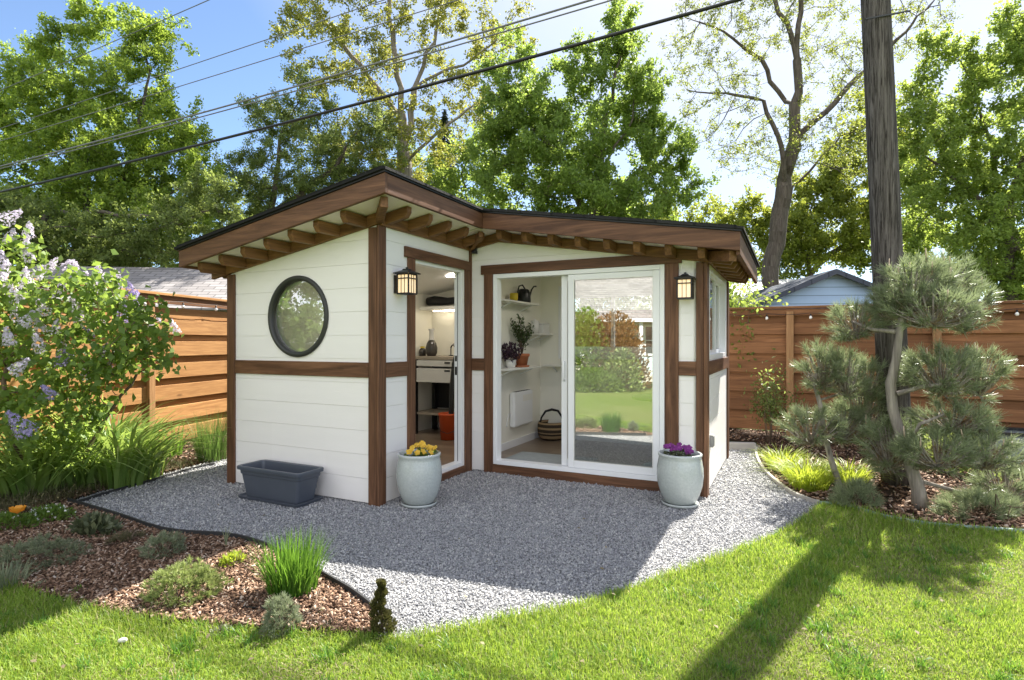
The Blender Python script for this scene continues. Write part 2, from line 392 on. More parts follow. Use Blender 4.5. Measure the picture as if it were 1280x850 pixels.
def colonize(seeds, att, step=.35, infl=5.0, kill=.5, iters=80, up=.12, jit=.25):
    pos, par = [], []
    for s in seeds:
        s = [Vector(p) for p in s]; pts = [s[0]]
        for a, b in zip(s, s[1:]):
            k = max(1, int(round((b - a).length / step)))
            pts += [a.lerp(b, (i + 1) / k) for i in range(k)]
        if pos:
            q = np.array(pos); j = int(np.argmin(((q - np.array(pts[0])) ** 2).sum(1))); pts = pts[1:]
        else: j = -1
        for i, p in enumerate(pts):
            w = step * .10 * min(1, i)
            pos.append([p.x + rng.normal() * w, p.y + rng.normal() * w, p.z]); par.append(j); j = len(pos) - 1
    P = np.array(pos); par = list(par); A = np.array(att)
    D = np.full(len(A), 1e9); I = np.zeros(len(A), int)
    def upd(lo):
        for k in range(lo, len(P), 400):
            d = np.linalg.norm(A[:, None] - P[None, k:k + 400], axis=2); j = d.argmin(1); m = d[np.arange(len(A)), j]
            b = m < D; D[b] = m[b]; I[b] = j[b] + k
    upd(0)
    for it in range(iters):
        keep = D > kill; A = A[keep]; D = D[keep]; I = I[keep]
        m = D < infl
        if not m.any(): break
        g = {}
        dirs = unit(A[m] - P[I[m]]); S = np.zeros((len(P), 3)); np.add.at(S, I[m], dirs)
        u = np.unique(I[m]); v = unit(unit(S[u]) + rng.normal(size=(len(u), 3)) * jit + np.array([0, 0, up]))
        new = P[u] + v * step
        ok = np.array([np.min(((P - q) ** 2).sum(1)) > (.35 * step) ** 2 for q in new])
        if not ok.any(): break
        lo = len(P); P = np.concatenate([P, new[ok]]); par += list(u[ok]); upd(lo)
    return P, np.array(par)
def limbs_mesh(name, P, par, rtip, rroot, extra=None):
    n = len(P); cnt = np.zeros(n); kids = np.zeros(n, int)
    for i in range(n):
        if par[i] >= 0: kids[par[i]] += 1
    tips = (kids == 0).astype(float)
    for i in range(n - 1, -1, -1):
        if par[i] >= 0: tips[par[i]] += tips[i]
    e = math.log(rroot / rtip) / math.log(max(tips[0], 2.0)); R = rtip * np.maximum(tips, 1) ** e
    # root flare toward the ground
    z0 = P[0, 2]; R = R * (1 + .35 * np.exp(-np.maximum(P[:, 2] - z0, 0) / .35) * (R > rroot * .5))
    T = np.zeros((n, 3))
    for i in range(n): T[i] = P[i] - P[par[i]] if par[i] >= 0 else (0, 0, 1)
    T = unit(T); ref = np.zeros((n, 3))
    for i in range(n):
        r = ref[par[i]] if par[i] >= 0 else np.array([1., 0, 0])
        r = r - T[i] * r.dot(T[i])
        if np.linalg.norm(r) < .05: r = np.cross(T[i], [0.3, .8, .5])
        ref[i] = r / np.linalg.norm(r)
    bt = np.cross(T, ref); vs, fs, b = [], [], 0
    for big in (True, False):
        k = 9 if big else 4; idx = [i for i in range(n) if par[i] >= 0 and (R[i] > rroot * .22) == big]
        if not idx: continue
        idx = np.array(idx); pp = par[idx]; an = np.arange(k) * 2 * PI / k; ca, sa = np.cos(an)[None, :, None], np.sin(an)[None, :, None]
        r0 = np.minimum(R[pp], R[idx] * 1.12)[:, None, None]; r1 = R[idx][:, None, None]
        lo = P[pp][:, None] + (ref[pp][:, None] * ca + bt[pp][:, None] * sa) * r0
        hi = P[idx][:, None] + (ref[idx][:, None] * ca + bt[idx][:, None] * sa) * r1
        v = np.concatenate([lo, hi], 1)
        f = np.array([[j, (j + 1) % k, k + (j + 1) % k, k + j] for j in range(k)])
        fs.append((np.arange(len(idx))[:, None, None] * 2 * k + f[None]).reshape(-1, 4) + b)
        vs.append(v.reshape(-1, 3)); b += v.shape[0] * 2 * k
    if extra is not None:
        tv, tf = extra(R); vs.append(tv); fs.append(tf + b)
    return np_mesh(name, np.concatenate(vs), np.concatenate(fs), True), R
def lobes_px(spec, y, flat=.85):
    out = []
    for s in spec:
        cx, cy, rx, ry = s[:4]; dy = s[4] if len(s) > 4 else 0
        c = wp(cx, cy, y + dy); k = (y + dy) / F
        out.append((np.array(c), np.array((rx * k, rx * k * flat, ry * k))))
    return out
def tree(name, label, cat, group, seeds, lobes, natt, nleaf, L, W, mleaf, mbark, rroot, rtip=.007, step=.35, kill=.5, spread=.28, thr=.03, infl=5, up=.12, lup=.4, origin=None, shell=.3):
    vol = np.array([r[0] * r[1] * r[2] for c, r in lobes]) ** .8; vol = vol / vol.sum()
    att = np.concatenate([ellipsoid_pts(max(30, int(natt * v)), c, r, shell)[0] for (c, r), v in zip(lobes, vol)])
    o = Vector(origin if origin is not None else seeds[0][0])
    P, par = colonize(seeds, att, step, infl, kill, up=up)
    root = empty(name, o, label=label, cat=cat, group=group)
    ns = 4; keep = {}
    def spurs(R):
        thin = P[R < thr]; sp = rdir(len(thin) * ns, .35).reshape(-1, ns, 3) * (spread * rng.uniform(.8, 2.9, (len(thin), ns, 1))); keep['v'] = (thin, sp)
        a0 = np.repeat(thin, ns, 0) - np.array(o); a1 = a0 + sp.reshape(-1, 3); k = len(a0); e1 = unit(np.cross(a1 - a0, rdir(k))); e2 = unit(np.cross(a1 - a0, e1)); rr = rtip * .62
        ring = [e1, -.5 * e1 + .87 * e2, -.5 * e1 - .87 * e2]
        tv = np.stack([a0 + q * rr for q in ring] + [a1 + q * rr * .45 for q in ring], 1).reshape(-1, 3)
        return tv, (np.arange(k)[:, None, None] * 6 + np.array([[j, (j + 1) % 3, 3 + (j + 1) % 3, 3 + j] for j in range(3)])[None]).reshape(-1, 4)
    me, R = limbs_mesh('trunk', P - np.array(o), par, rtip, rroot, spurs)
    link('trunk', me, M[mbark], root); thin, sp = keep['v']
    L *= .80; per = max(1, int(1.9 * nleaf / max(1, len(thin))))
    w = rng.poisson(per * rng.uniform(.5, 1.5, len(thin)))
    ti = np.repeat(np.arange(len(thin)), w); si = rng.integers(0, ns, len(ti))
    c = thin[ti] + sp[ti, si] * rng.uniform(.1, 1.08, (len(ti), 1)) ** .7 + rng.normal(size=(len(ti), 3)) * L * .75
    v, f = leaf_quads(c - np.array(o), L, W, lup)
    link('crown', np_mesh('crown', v, f), M[mleaf], root)
    return root
def in_poly(px, py, poly):
    ins = np.zeros(len(px), bool); k = len(poly)
    for i in range(k):
        x1, y1 = poly[i]; x2, y2 = poly[(i + 1) % k]
        c = ((y1 > py) != (y2 > py)) & (px < (x2 - x1) * (py - y1) / ((y2 - y1) or 1e-9) + x1)
        ins ^= c
    return ins
def smooth_line(pts, n=6):            # Catmull-Rom through ground points
    p = [Vector((q[0], q[1], 0)) for q in pts]; out = []
    for i in range(len(p) - 1):
        a, b, c, d = p[max(i - 1, 0)], p[i], p[i + 1], p[min(i + 2, len(p) - 1)]
        for k in range(n):
            t = k / n
            out.append(.5 * ((2 * b) + (c - a) * t + (2 * a - 5 * b + 4 * c - d) * t * t + (3 * b - a - 3 * c + d) * t ** 3))
    return [(q.x, q.y) for q in out + [p[-1]]]
def sheet(name, poly, z, mat):
    from mathutils.geometry import delaunay_2d_cdt
    v2, _, f2 = delaunay_2d_cdt([Vector(p) for p in poly], [], [list(range(len(poly)))], 1, 1e-4)[:3]
    f2 = [f if sum(v2[f[k]].cross(v2[f[(k + 1) % len(f)]]) for k in range(len(f))) > 0 else list(f)[::-1] for f in f2]
    me = bpy.data.meshes.new(name); me.from_pydata([(p.x, p.y, z) for p in v2], [], f2); me.update()
    return tag(link(name, me, mat), kind='structure')

# ------------------------------------------------------------------ the ground
def ground_mat(name, a, b, scale, bump=.4, extra=None):
    t = NT(name); co = t.coord(); f = t.noise(co, scale, 6, .65); g = t.noise(co, scale * 9, 4, .7)
    c = t.mix(f, a, b); c = t.mix(t.math('MULTIPLY', g, .6), c, sc3(a, .5))
    if extra: c = t.mix(t.math('MULTIPLY', t.math('SUBTRACT', t.noise(co, .35, 3), .45, True), 3, True), c, extra)
    return t.done(t.bsdf(c, .95, t.bump(t.math('ADD', f, g), bump, .03), .15))
M['earth'] = ground_mat('rough_grass_ground', (.06, .085, .02), (.12, .15, .04), 3)
M['lawnbase'] = ground_mat('lawn_base', (.11, .165, .025), (.21, .27, .055), 14, .6, (.20, .21, .075))
M['bedsoil'] = ground_mat('bed_soil', (.045, .028, .018), (.10, .062, .04), 18, .8)
M['mulchbase'] = ground_mat('mulch_base', (.07, .042, .028), (.20, .125, .085), 40, .9)
def gravel_mat(name):
    t = NT(name); vo = t.n('TexVoronoi'); t.l(t.coord(), vo.inputs['Vector']); vo.inputs['Scale'].default_value = 62
    c = t.ramp(vo.outputs['Color'], [(0, (.16, .16, .165)), (.4, (.36, .36, .37)), (.75, (.55, .545, .54)), (1, (.75, .74, .72))])
    d = t.ramp(vo.outputs['Distance'], [(.25, (1, 1, 1)), (.75, (.3, .3, .3))])
    return t.done(t.bsdf(t.mix(1.0, c, d, 'MULTIPLY'), .9, t.bump(t.math('SUBTRACT', 1.0, vo.outputs['Distance']), .9, .012), .2))
M['gravelbase'] = gravel_mat('gravel_base')
t = NT('crushed_gravel_stones'); i = t.island()
c = t.ramp(i, [(0, (.14, .145, .16)), (.15, (.28, .285, .305)), (.5, (.43, .435, .445)), (.85, (.60, .595, .58)), (1, (.82, .80, .76))])
M['stones'] = t.done(t.bsdf(t.mix(t.math('MULTIPLY', t.noise(t.coord(), 160, 3), .5), c, (.2, .2, .21)), .85, None, .25))
t = NT('wood_chip_mulch'); i = t.island()
c = t.ramp(i, [(0, (.06, .034, .022)), (.4, (.17, .100, .062)), (.7, (.33, .205, .13)), (.9, (.49, .345, .245)), (1, (.66, .56, .46))])
M['chips'] = t.done(t.bsdf(t.mix(t.math('MULTIPLY', t.noise(t.coord(scale=(40, 40, 40)), 4, 3), .5), c, (.06, .03, .02)), .85, None, .2))

tag(np.array and link('ground', np_mesh('ground', [(-400, -400, -.02), (400, -400, -.02), (400, 400, -.02), (-400, 400, -.02)], [[0, 1, 2, 3]]), M['earth']), kind='structure')
G2 = lambda pts: [tuple(gp(*p)[:2]) for p in pts]
mulch_front = G2([(0, 727), (30, 737), (60, 747), (110, 762), (180, 776), (250, 783), (320, 788), (400, 793), (466, 796)])
mulch_back = G2([(467, 768), (440, 747), (410, 729), (375, 708), (335, 689), (290, 676), (225, 671), (190, 664), (150, 650), (85, 630)])
lawn_edge = smooth_line(G2([(466, 797), (500, 799), (560, 791), (640, 774), (700, 762), (765, 744), (830, 722), (900, 700), (960, 674), (1000, 652), (1024, 634)]))
bed_front = smooth_line(G2([(1024, 632), (1050, 634), (1082, 642), (1110, 650), (1156, 658), (1212, 663), (1280, 668), (1400, 676)]))
bed_edge = smooth_line(G2([(1024, 631), (1012, 628), (986, 616), (961, 596), (949, 580), (945, 566), (948, 553)]))
left_edge = smooth_line(G2([(85, 629), (130, 615), (180, 601), (240, 584), (285, 575)]))
mb = smooth_line(mulch_back); mf = smooth_line(mulch_front)
RX = 13.0
lawn = [(-16, -18), (RX, -18), (RX, 2.6)] + bed_front[::-1] + lawn_edge[::-1][1:] + mf[::-1] + [(-5.2, 3.4), (-5.2, 2.2), (-16, 2.2)]
gravel = mb + left_edge[1:] + [(-2.9, 6.9), (-3.4, 9.6), (2.4, 7.9)] + [tuple(gp(*p)[:2]) for p in ((905, 560), (918, 559), (945, 561))] + bed_edge[::-1][2:] + lawn_edge[::-1][1:]
mulch = mf + mb + [tuple(gp(60, 636)[:2]), tuple(gp(0, 655)[:2]), (-4.4, 4.1), (-3.7, 3.3)]
leftbed = left_edge + [(-2.9, 6.9), (-3.4, 9.6), (-3.9, 11.5), (-5.6, 9), (-5.6, 3.4), (-4.6, 3.5), tuple(gp(0, 652)[:2]), tuple(gp(60, 636)[:2])]
rightbed = bed_edge + [tuple(gp(920, 552)[:2]), (2.8, 8.6), (3.2, 9.6), (8.5, 6.9), (9.5, 3.6)] + bed_front[::-1]
sheet('lawn', lawn, 0.0, M['lawnbase'])
sheet('gravel_path', gravel, .004, M['gravelbase'])
sheet('planting_bed', leftbed, .008, M['bedsoil'])
sheet('mulch_bed', mulch, .012, M['mulchbase'])
sheet('planting_bed', rightbed, .008, M['bedsoil'])

def scatter(poly, n, pw, ymin, ymax, xr=.93):
    out = []; tot = 0
    while tot < n:
        y = rng.uniform(ymin, ymax, 60000); keep = rng.uniform(0, 1, 60000) < (ymin / y) ** pw; y = y[keep]
        x = rng.uniform(-1, 1, len(y)) * (y * xr + .4); k2 = rng.uniform(0, 1, len(y)) < y / ymax
        x, y = x[k2], y[k2]; k = in_poly(x, y, poly); out.append(np.stack([x[k], y[k]], 1)); tot += k.sum()
    return np.concatenate(out)[:n]
def stones(n):
    p = scatter(gravel, n, 1.6, 2.7, 9.0)
    far = np.clip(p[:, 1] / 5, .8, 1.5)
    r = (.0042 + .0066 * rng.uniform(0, 1, n) ** 2) * far
    k = np.array([[1, 0, 0], [0, 1, 0], [-1, 0, 0], [0, -1, 0], [0, 0, 1], [0, 0, -1]], float)
    off = rng.uniform(.65, 1.25, (n, 6, 1)); sh = rng.normal(size=(n, 6, 3)) * .22
    v = (k[None] * off + sh) * r[:, None, None] * np.stack([rng.uniform(.8, 1.5, n), rng.uniform(.7, 1.1, n), rng.uniform(.4, .7, n)], 1)[:, None]
    q = rng.normal(size=(n, 4)); q /= np.linalg.norm(q, axis=1, keepdims=True); w, x, y, z = q.T
    Rm = np.stack([1 - 2 * (y * y + z * z), 2 * (x * y - w * z), 2 * (x * z + w * y), 2 * (x * y + w * z), 1 - 2 * (x * x + z * z), 2 * (y * z - w * x), 2 * (x * z - w * y), 2 * (y * z + w * x), 1 - 2 * (x * x + y * y)], 1).reshape(n, 3, 3)
    v = np.einsum('nij,nkj->nki', Rm, v)
    v += np.concatenate([p, (.006 + r * rng.uniform(.1, .8, n))[:, None]], 1)[:, None]
    f = np.array([[0, 1, 4], [1, 2, 4], [2, 3, 4], [3, 0, 4], [1, 0, 5], [2, 1, 5], [3, 2, 5], [0, 3, 5]])
    return v.reshape(-1, 3), (np.arange(n)[:, None, None] * 6 + f[None]).reshape(-1, 3)
o = link('gravel', np_mesh('gravel', *stones(165000)), M['stones'])
tag(o, 'loose grey crushed gravel spread in front of the garden shed', 'gravel', kind='stuff')
def chips(poly, n, ymin, ymax, big=1.0, xr=.93):
    p = scatter(poly, n, 1.2, ymin, ymax, xr); a = rng.uniform(0, PI, n); t = rng.normal(size=n) * .45
    L = rng.uniform(.012, .036, n) * big; W = rng.uniform(.005, .014, n) * big
    d = np.stack([np.cos(a) * np.cos(t), np.sin(a) * np.cos(t), np.sin(t)], 1); s = unit(np.cross(d, rdir(n, 2.5)))
    up = np.cross(s, d); c = np.concatenate([p, rng.uniform(.014, .035, (n, 1))], 1)
    hh = .0022 * big
    cs = [c + d * (i * L / 2)[:, None] + s * (j * W / 2)[:, None] + up * k * hh for i in (-1, 1) for j in (-1, 1) for k in (-1, 1)]
    v = np.stack(cs, 1).reshape(-1, 3)
    f = np.array([(0, 1, 3, 2), (4, 6, 7, 5), (0, 4, 5, 1), (2, 3, 7, 6), (0, 2, 6, 4), (1, 5, 7, 3)])
    return v, (np.arange(n)[:, None, None] * 8 + f[None]).reshape(-1, 4)
o = link('mulch', np_mesh('mulch', *chips(mulch, 30000, 2.6, 5.2, 1.0, 1.2)), M['chips'])
tag(o, 'reddish brown bark mulch covering the front planting bed', 'mulch', kind='stuff')
o = link('mulch', np_mesh('mulch', *join([chips(rightbed, 14000, 3.6, 9.2, 1.5, 1.9), chips(leftbed, 8000, 3.4, 9.5, 1.5, 1.5)])), M['chips'])
tag(o, 'dry bark litter on the soil under the pine and along the fences', 'mulch', kind='stuff')
def lawn_blades(n):
    p = np.concatenate([scatter(lawn, n, 1.5, 2.15, 5.6), scatter(lawn, 70000, 1.2, 2.0, 5.0, 2.2)]); n = len(p)
    # longer rough edge along the gravel and the bed
    d = np.full(n, 9.0)
    for q in lawn_edge + mf + bed_front: d = np.minimum(d, np.hypot(p[:, 0] - q[0], p[:, 1] - q[1]))
    h = rng.uniform(.018, .056, n) * (1 + 1.1 * np.exp(-d / .12)) * (.8 + .35 * np.sin(p[:, 0] * 2.3 + 1) * np.sin(p[:, 1] * 3.1))
    base = np.concatenate([p, np.zeros((n, 1))], 1)
    return blades(base, rng.uniform(0, 2 * PI, n), h, rng.uniform(.1, .95, n), .0042 + .0016 * (p[:, 1:2] > 3.6), 2, 1.5)
o = link('grass', np_mesh('grass', *lawn_blades(150000)), M['lf_grass'])
tag(o, 'short bright green lawn grass in the foreground', 'grass', kind='stuff')

p = scatter(lawn, 60000, 1.3, 2.2, 5.4); w = np.sin(p[:, 0] * 1.9 + 2.0 * np.sin(p[:, 1] * 1.3)) * np.sin(p[:, 1] * 2.7 + 1.5 * np.sin(p[:, 0] * 1.1 + .5)) + .55 * np.sin(p[:, 0] * 7.1 + 1) * np.sin(p[:, 1] * 8.3) + .9 * ((p[:, 0] > .9) & (p[:, 1] > 3.1)) * np.minimum(1, (p[:, 0] - .9))
p = p[rng.uniform(0, 1, len(p)) < np.clip(.10 + .55 * w, .05, .95)][:26000]; n = len(p)
o = link('grass', np_mesh('grass', *blades(np.concatenate([p, np.zeros((n, 1))], 1), rng.uniform(0, 2 * PI, n), rng.uniform(.018, .042, n), rng.uniform(.5, 1.6, n), .0042, 2, 1.5)), M['lf_dry'])
tag(o, 'dry straw coloured thatch showing in patches of the lawn', 'grass', kind='stuff')
p = scatter(lawn, 700, 1.2, 2.25, 4.6); n = 30
pp = np.repeat(p[:150], n, 0) + rng.normal(size=(150 * n, 2)) * .022; k = in_poly(pp[:, 0], pp[:, 1], lawn); pp = pp[k]
o = link('grass', np_mesh('grass', *blades(np.concatenate([pp, np.zeros((len(pp), 1))], 1), rng.uniform(0, 2 * PI, len(pp)), rng.uniform(.04, .085, len(pp)), rng.uniform(.2, 1.1, len(pp)), .005, 3, 1.6)), M['lf_clump'])
tag(o, 'taller dark green tufts scattered through the lawn', 'grass', kind='stuff')

pa = np.concatenate([scatter(gravel, 110, 1.0, 2.9, 8), scatter(lawn, 50, 1.0, 2.4, 5)]); n = len(pa)
v, f = leaf_quads(np.concatenate([pa, np.where(np.arange(n) < 110, .026, .045)[:, None]], 1), .030, .55, 4.0, np.concatenate([rng.normal(size=(n, 2)), rng.normal(size=(n, 1)) * .2], 1))
tag(link('fallen_leaves', np_mesh('fallen_leaves', v, f), M['lf_dry']), 'scattered dry leaves and bits lying on the gravel and lawn', 'leaves', kind='stuff')
M['outlet'] = plain('grey_outlet_plastic', (.26, .26, .25), .5, .1, 5, .05)
# ------------------------------------------------------------------ the garden shed
shed = empty('garden_shed', P0, -YAW, label='white timber framed garden shed with brown fascia, round window and sliding glass door', cat='garden shed')
def wall(name, s0, s1, o, a, n, top, ops=(), circ=None, brk=(), row=.21, mats=('white', 'cream'), z0=.02):
    """boards outside, a painted core inside; s runs along a from o, outside is n; ops: (s0, s1, z0, z1) openings"""
    up = Vector((0, 0, 1)); ob, co = MB(), MB()
    xs = sorted(set([s0, s1] + list(brk) + [x for q in ops for x in q[:2]] + ([circ[0] - circ[2], circ[0] + circ[2]] if circ else [])))
    ztop = max(top(x) for x in xs)
    zs = [z0 + row * i for i in range(int((ztop - z0) / row) + 2)]
    cuts = sorted(set(zs + [z for q in ops for z in q[2:]] + ([circ[1] - circ[2], circ[1] + circ[2]] if circ else [])))
    for za, zb in zip(cuts, cuts[1:]):
        ga = .0014 if any(abs(za - z) < 1e-6 for z in zs) else 0; gb = .0014 if any(abs(zb - z) < 1e-6 for z in zs) else 0
        for xa, xb in zip(xs, xs[1:]):
            xm, zm = (xa + xb) / 2, (za + zb) / 2
            if any(q[0] < xm < q[1] and q[2] < zm < q[3] for q in ops): continue
            ta, tb = top(xa), top(xb)
            if max(ta, tb) <= za + .004: continue
            for mb_, lo, hi, d0, d1 in ((ob, za + ga, zb - gb, .0, .014), (co, za, zb, -.09, .006)):
                polys = [[(xa, lo), (xb, lo), (xb, hi), (xa, hi)]]
                if circ and circ[0] - circ[2] < xm < circ[0] + circ[2] and abs(zm - circ[1]) < circ[2]:
                    arc = [(lo + (hi - lo) * k / 10) for k in range(11)]; w = [math.sqrt(max(circ[2] ** 2 - (z - circ[1]) ** 2, 0)) for z in arc]
                    polys = [[(xa, lo)] + [(circ[0] - q, z) for q, z in zip(w, arc)] + [(xa, hi)], [(xb, hi)] + [(circ[0] + q, z) for q, z in zip(w, arc)][::-1] + [(xb, lo)]]
                for pl in polys:
                    out = []                       # clip under the roof line
                    lim = lambda x: ta + (tb - ta) * (x - xa) / (xb - xa)
                    for i, p in enumerate(pl):
                        q = pl[(i + 1) % len(pl)]; dp, dq = lim(p[0]) - p[1], lim(q[0]) - q[1]
                        if dp >= 0: out.append(p)
                        if dp * dq < 0: k = dp / (dp - dq); out.append((p[0] + (q[0] - p[0]) * k, p[1] + (q[1] - p[1]) * k))
                    cl = [p for i, p in enumerate(out) if abs(p[0] - out[i - 1][0]) + abs(p[1] - out[i - 1][1]) > 1e-5]
                    if len(cl) > 2: mb_.prism(cl, o, a, up, n, d0, d1)
    ob.build(name, M[mats[0]], shed); co.build('inner_lining', M[mats[1]], shed)
X, Y_, Z = Vector((1, 0, 0)), Vector((0, 1, 0)), Vector((0, 0, 1))
WT = lambda u: rt(u) - .145
CW = (-.943, 1.671, .345)
wall('siding_wall', -LA, 0, (0, 0, 0), X, -Y_, WT, circ=CW)
wall('siding_wall', 0.014, LB, (0, 0, 0), Y_, X, lambda v: WT(0), ops=[(.495, 1.415, .10, 2.215)])
wall('siding_wall', 0, LC, (0, LB, 0), X, -Y_, WT, ops=[(.311, 2.147, .10, 2.165)], brk=[RU])
wall('siding_wall', LB - .014, BK, (LC, 0, 0), Y_, X, lambda v: WT(LC), ops=[(LB + .22, LB + 1.75, 1.26, 2.17)])
wall('siding_wall', -LA, LC, (0, BK, 0), X, Y_, WT, ops=[(.42, 1.75, 1.28, 2.12)], brk=[RU])
wall('siding_wall', 0, BK, (-LA, 0, 0), Y_, -X, lambda v: WT(-LA))
b = MB(); b.b2((-.055, LB + .1, .1), (.05, BK - .09, 2.5)); b.build('partition_wall', M['cream'], shed)
b = MB(); b.b2((-LA + .09, .09, .02), (-.09, BK - .09, .10)); b.b2((.052, LB + .09, .02), (LC - .09, BK - .09, .10)); b.b2((-.09, .09, .02), (-.001, LB - .001, .10)); b.b2((.052, LB + .001, .02), (LC - .09, LB + .09, .10))
b.build('plank_floor', M['planks'], shed)
up = Vector((0, 0, 1))
def roofline(name, mat, u0, u1, d0, d1, va, vb, bevel=0):
    """a slab that follows the roof plane between u0 and u1, from d0 to d1 below it, along v"""
    pts = [(u0, rt(u0) - d0), (u1, rt(u1) - d0), (u1, rt(u1) - d1), (u0, rt(u0) - d1)]
    if u0 < RU < u1: pts = [(u0, rt(u0) - d0), (RU, RZ - d0), (u1, rt(u1) - d0), (u1, rt(u1) - d1), (RU, RZ - d1), (u0, rt(u0) - d1)]
    return MB().prism(pts, (0, va, 0), X, up, Y_, 0, vb - va).build(name, M[mat], shed, bevel=bevel)
UL, UR, VF, VC, VB = -2.13, 2.84, -.39, 1.17, BK + .3
roofline('ceiling', 'ceiling', -LA + .09, -.056, .20, .22, .09, BK - .09)
roofline('ceiling', 'ceiling', .051, LC - .09, .20, .22, LB + .09, BK - .09)
roofline('roof_deck', 'soffit', UL + .036, RU - .036, .125, .14, VF + .036, VC)
roofline('roof_deck', 'soffit', UL + .036, LC + .02, .1255, .1395, VC + .037, VB - .036)
roofline('roof_deck', 'tail_x', LC + .021, UR - .036, .125, .14, VC + .037, VB - .036)
# shingles with a thin dark drip edge
r1 = MB()
def slab(m, u0, u1, v0, v1, d0, d1):
    pts = [(u0, rt(u0) - d0), (u1, rt(u1) - d0), (u1, rt(u1) - d1), (u0, rt(u0) - d1)]
    if u0 < RU - 1e-6 and u1 > RU + 1e-6: pts = [(u0, rt(u0) - d0), (RU, RZ - d0), (u1, rt(u1) - d0), (u1, rt(u1) - d1), (RU, RZ - d1), (u0, rt(u0) - d1)]
    m.prism(pts, (0, v0, 0), X, up, Y_, 0, v1 - v0)
slab(r1, UL - .03, RU + .028, VF - .03, VC - .0285, -.040, -.018); slab(r1, UL - .03, UR + .03, VC - .028, VB + .03, -.040, -.018)
for k in range(16):                                 # butt edges of the courses
    u = UL + .02 + k * .155
    if u < RU - .15: slab(r1, u, u + .15, VF - .031, VB + .02, -.047, -.041)
    u = UR - .02 - (k + 1) * .155
    if u > RU + .02: slab(r1, u, u + .15, VC - .029, VB + .02, -.047, -.041)
r1.build('roof', M['shingle'], shed)
r2 = MB(); slab(r2, UL - .012, RU + .012, VF - .012, VC - .0125, -.017, -.002); slab(r2, UL - .012, UR + .012, VC - .012, VB + .012, -.017, -.002)
r2.build('drip_edge', M['black'], shed)
FH = .160
def fas(u0, u1, v, s):
    pts = [(u0, rt(u0)), (u1, rt(u1)), (u1, rt(u1) - FH), (u0, rt(u0) - FH)]
    MB().prism(pts, (0, v, 0), X, up, Y_, 0, s).build('fascia_board', M['stain_x'], shed, bevel=.004)
fas(UL, RU, VF, .035); fas(RU + .001, UR, VC, .035)
MB().b2((RU - .035, VF + .0355, RZ - FH), (RU - .0005, VC + .034, RZ - .004)).build('fascia_board', M['stain_y'], shed, bevel=.004)
MB().b2((UR - .035, VC + .0355, rt(UR) - FH - .03), (UR - .001, VB, rt(UR) - .002)).build('fascia_board', M['stain_y'], shed, bevel=.004)
MB().b2((UL + .001, VF + .0355, rt(UL) - FH), (UL + .035, VB, rt(UL) + .002)).build('fascia_board', M['stain_y'], shed, bevel=.004)
# top plates that follow the wall heads
def plate(u0, u1, v): MB().prism([(u0, rt(u0) - .145), (u1, rt(u1) - .145), (u1, rt(u1) - .245), (u0, rt(u0) - .245)], (0, v, 0), X, up, -Y_, .0145, .05).build('wall_plate', M['tail_x'], shed, bevel=.005)
plate(-LA - .25, .05, 0); plate(.052, RU, LB); plate(RU + .001, LC + .05, LB)
MB().b2((.0145, -.013, WT(0) - .105), (.05, LB - .052, WT(0) - .003)).build('wall_plate', M['tail_y'], shed, bevel=.005)
MB().b2((LC + .0145, LB - .013, WT(LC) - .09), (LC + .05, BK, WT(LC) - .003)).build('wall_plate', M['tail_y'], shed, bevel=.005)
# rafter tails
def tail(o, a, ln, slope, w=.062):
    o, a = Vector(o), Vector(a); n = Vector((-a.y, a.x, 0))
    pl = [(0, 0), (ln, slope * ln), (ln, slope * ln - .05), (ln - .032, slope * ln - .095), (0, -.095)]
    MB().prism(pl, o, a, up, n, -w / 2, w / 2).build('rafter_tail', M['tail_x' if abs(a.x) > .5 else 'tail_y'], shed, bevel=.005)
for k in range(7):
    u = -1.93 + k * .302
    tail((u, -.05, rt(u) - .147), (0, -1, 0), .265, 0)
for k in range(5):
    v = .06 + k * .325
    tail((.05, v, rt(.05) - .147), (1, 0, 0), .235, .176)
for k in range(8):
    u = .52 + k * .285
    tail((u, LB - .05, rt(u) - .147), (0, -1, 0), .255, 0)
for k in range(7):
    v = LB - .02 + k * .31
    tail((LC + .05, v, rt(LC + .05) - .147), (1, 0, 0), .215, -.163, .07)
for k in range(7):
    v = .06 + k * .55
    tail((-LA - .02, v, rt(-LA) - .147), (-1, 0, 0), .19, -.176)
MB().beam((.03, -.03, WT(0) - .05), (.315, -.315, WT(.3) - .05), .06, .09).build('hip_brace', M['tail_x'], shed, bevel=.005)
MB().beam((.05, LB - .05, WT(0) - .085), (.33, VC + .06, WT(.33) - .05), .045, .06).build('hip_brace', M['tail_x'], shed, bevel=.004)
MB().beam((LC + .04, LB - .04, WT(LC) - .05), (UR - .06, VC + .06, WT(UR) - .05), .075, .09).build('hip_brace', M['tail_x'], shed, bevel=.004)
# posts, belt boards, trims
def post(a, b_, mat='stain_z'): MB().b2(a, b_).build('corner_post', M[mat], shed, bevel=.005)
zt = lambda u: rt(u) - .246
post((-.090, -.032, 0), (-.002, -.0145, zt(-.092))); post((0, -.032, 0), (.028, .070, zt(0)))
post((-LA - .034, -.036, 0), (-LA + .075, -.0145, zt(-LA - .03))); post((-LA - .036, -.014, 0), (-LA - .0145, .09, zt(-LA)))
post((LC - .066, LB - .036, 0), (LC - .002, LB - .0145, zt(LC))); post((LC, LB - .036, 0), (LC + .036, LB + .09, zt(LC)))
post((LC + .0145, BK - .09, 0), (LC + .034, BK + .036, zt(LC)))
MB().b2((.0145, LB - .042, 0), (.042, LB - .0145, zt(0))).build('corner_trim', M['stain_z'], shed, bevel=.003)
def belt(a, b_, ax): MB().b2(a, b_).build('belt_board', M['stain_' + ax], shed, bevel=.004)
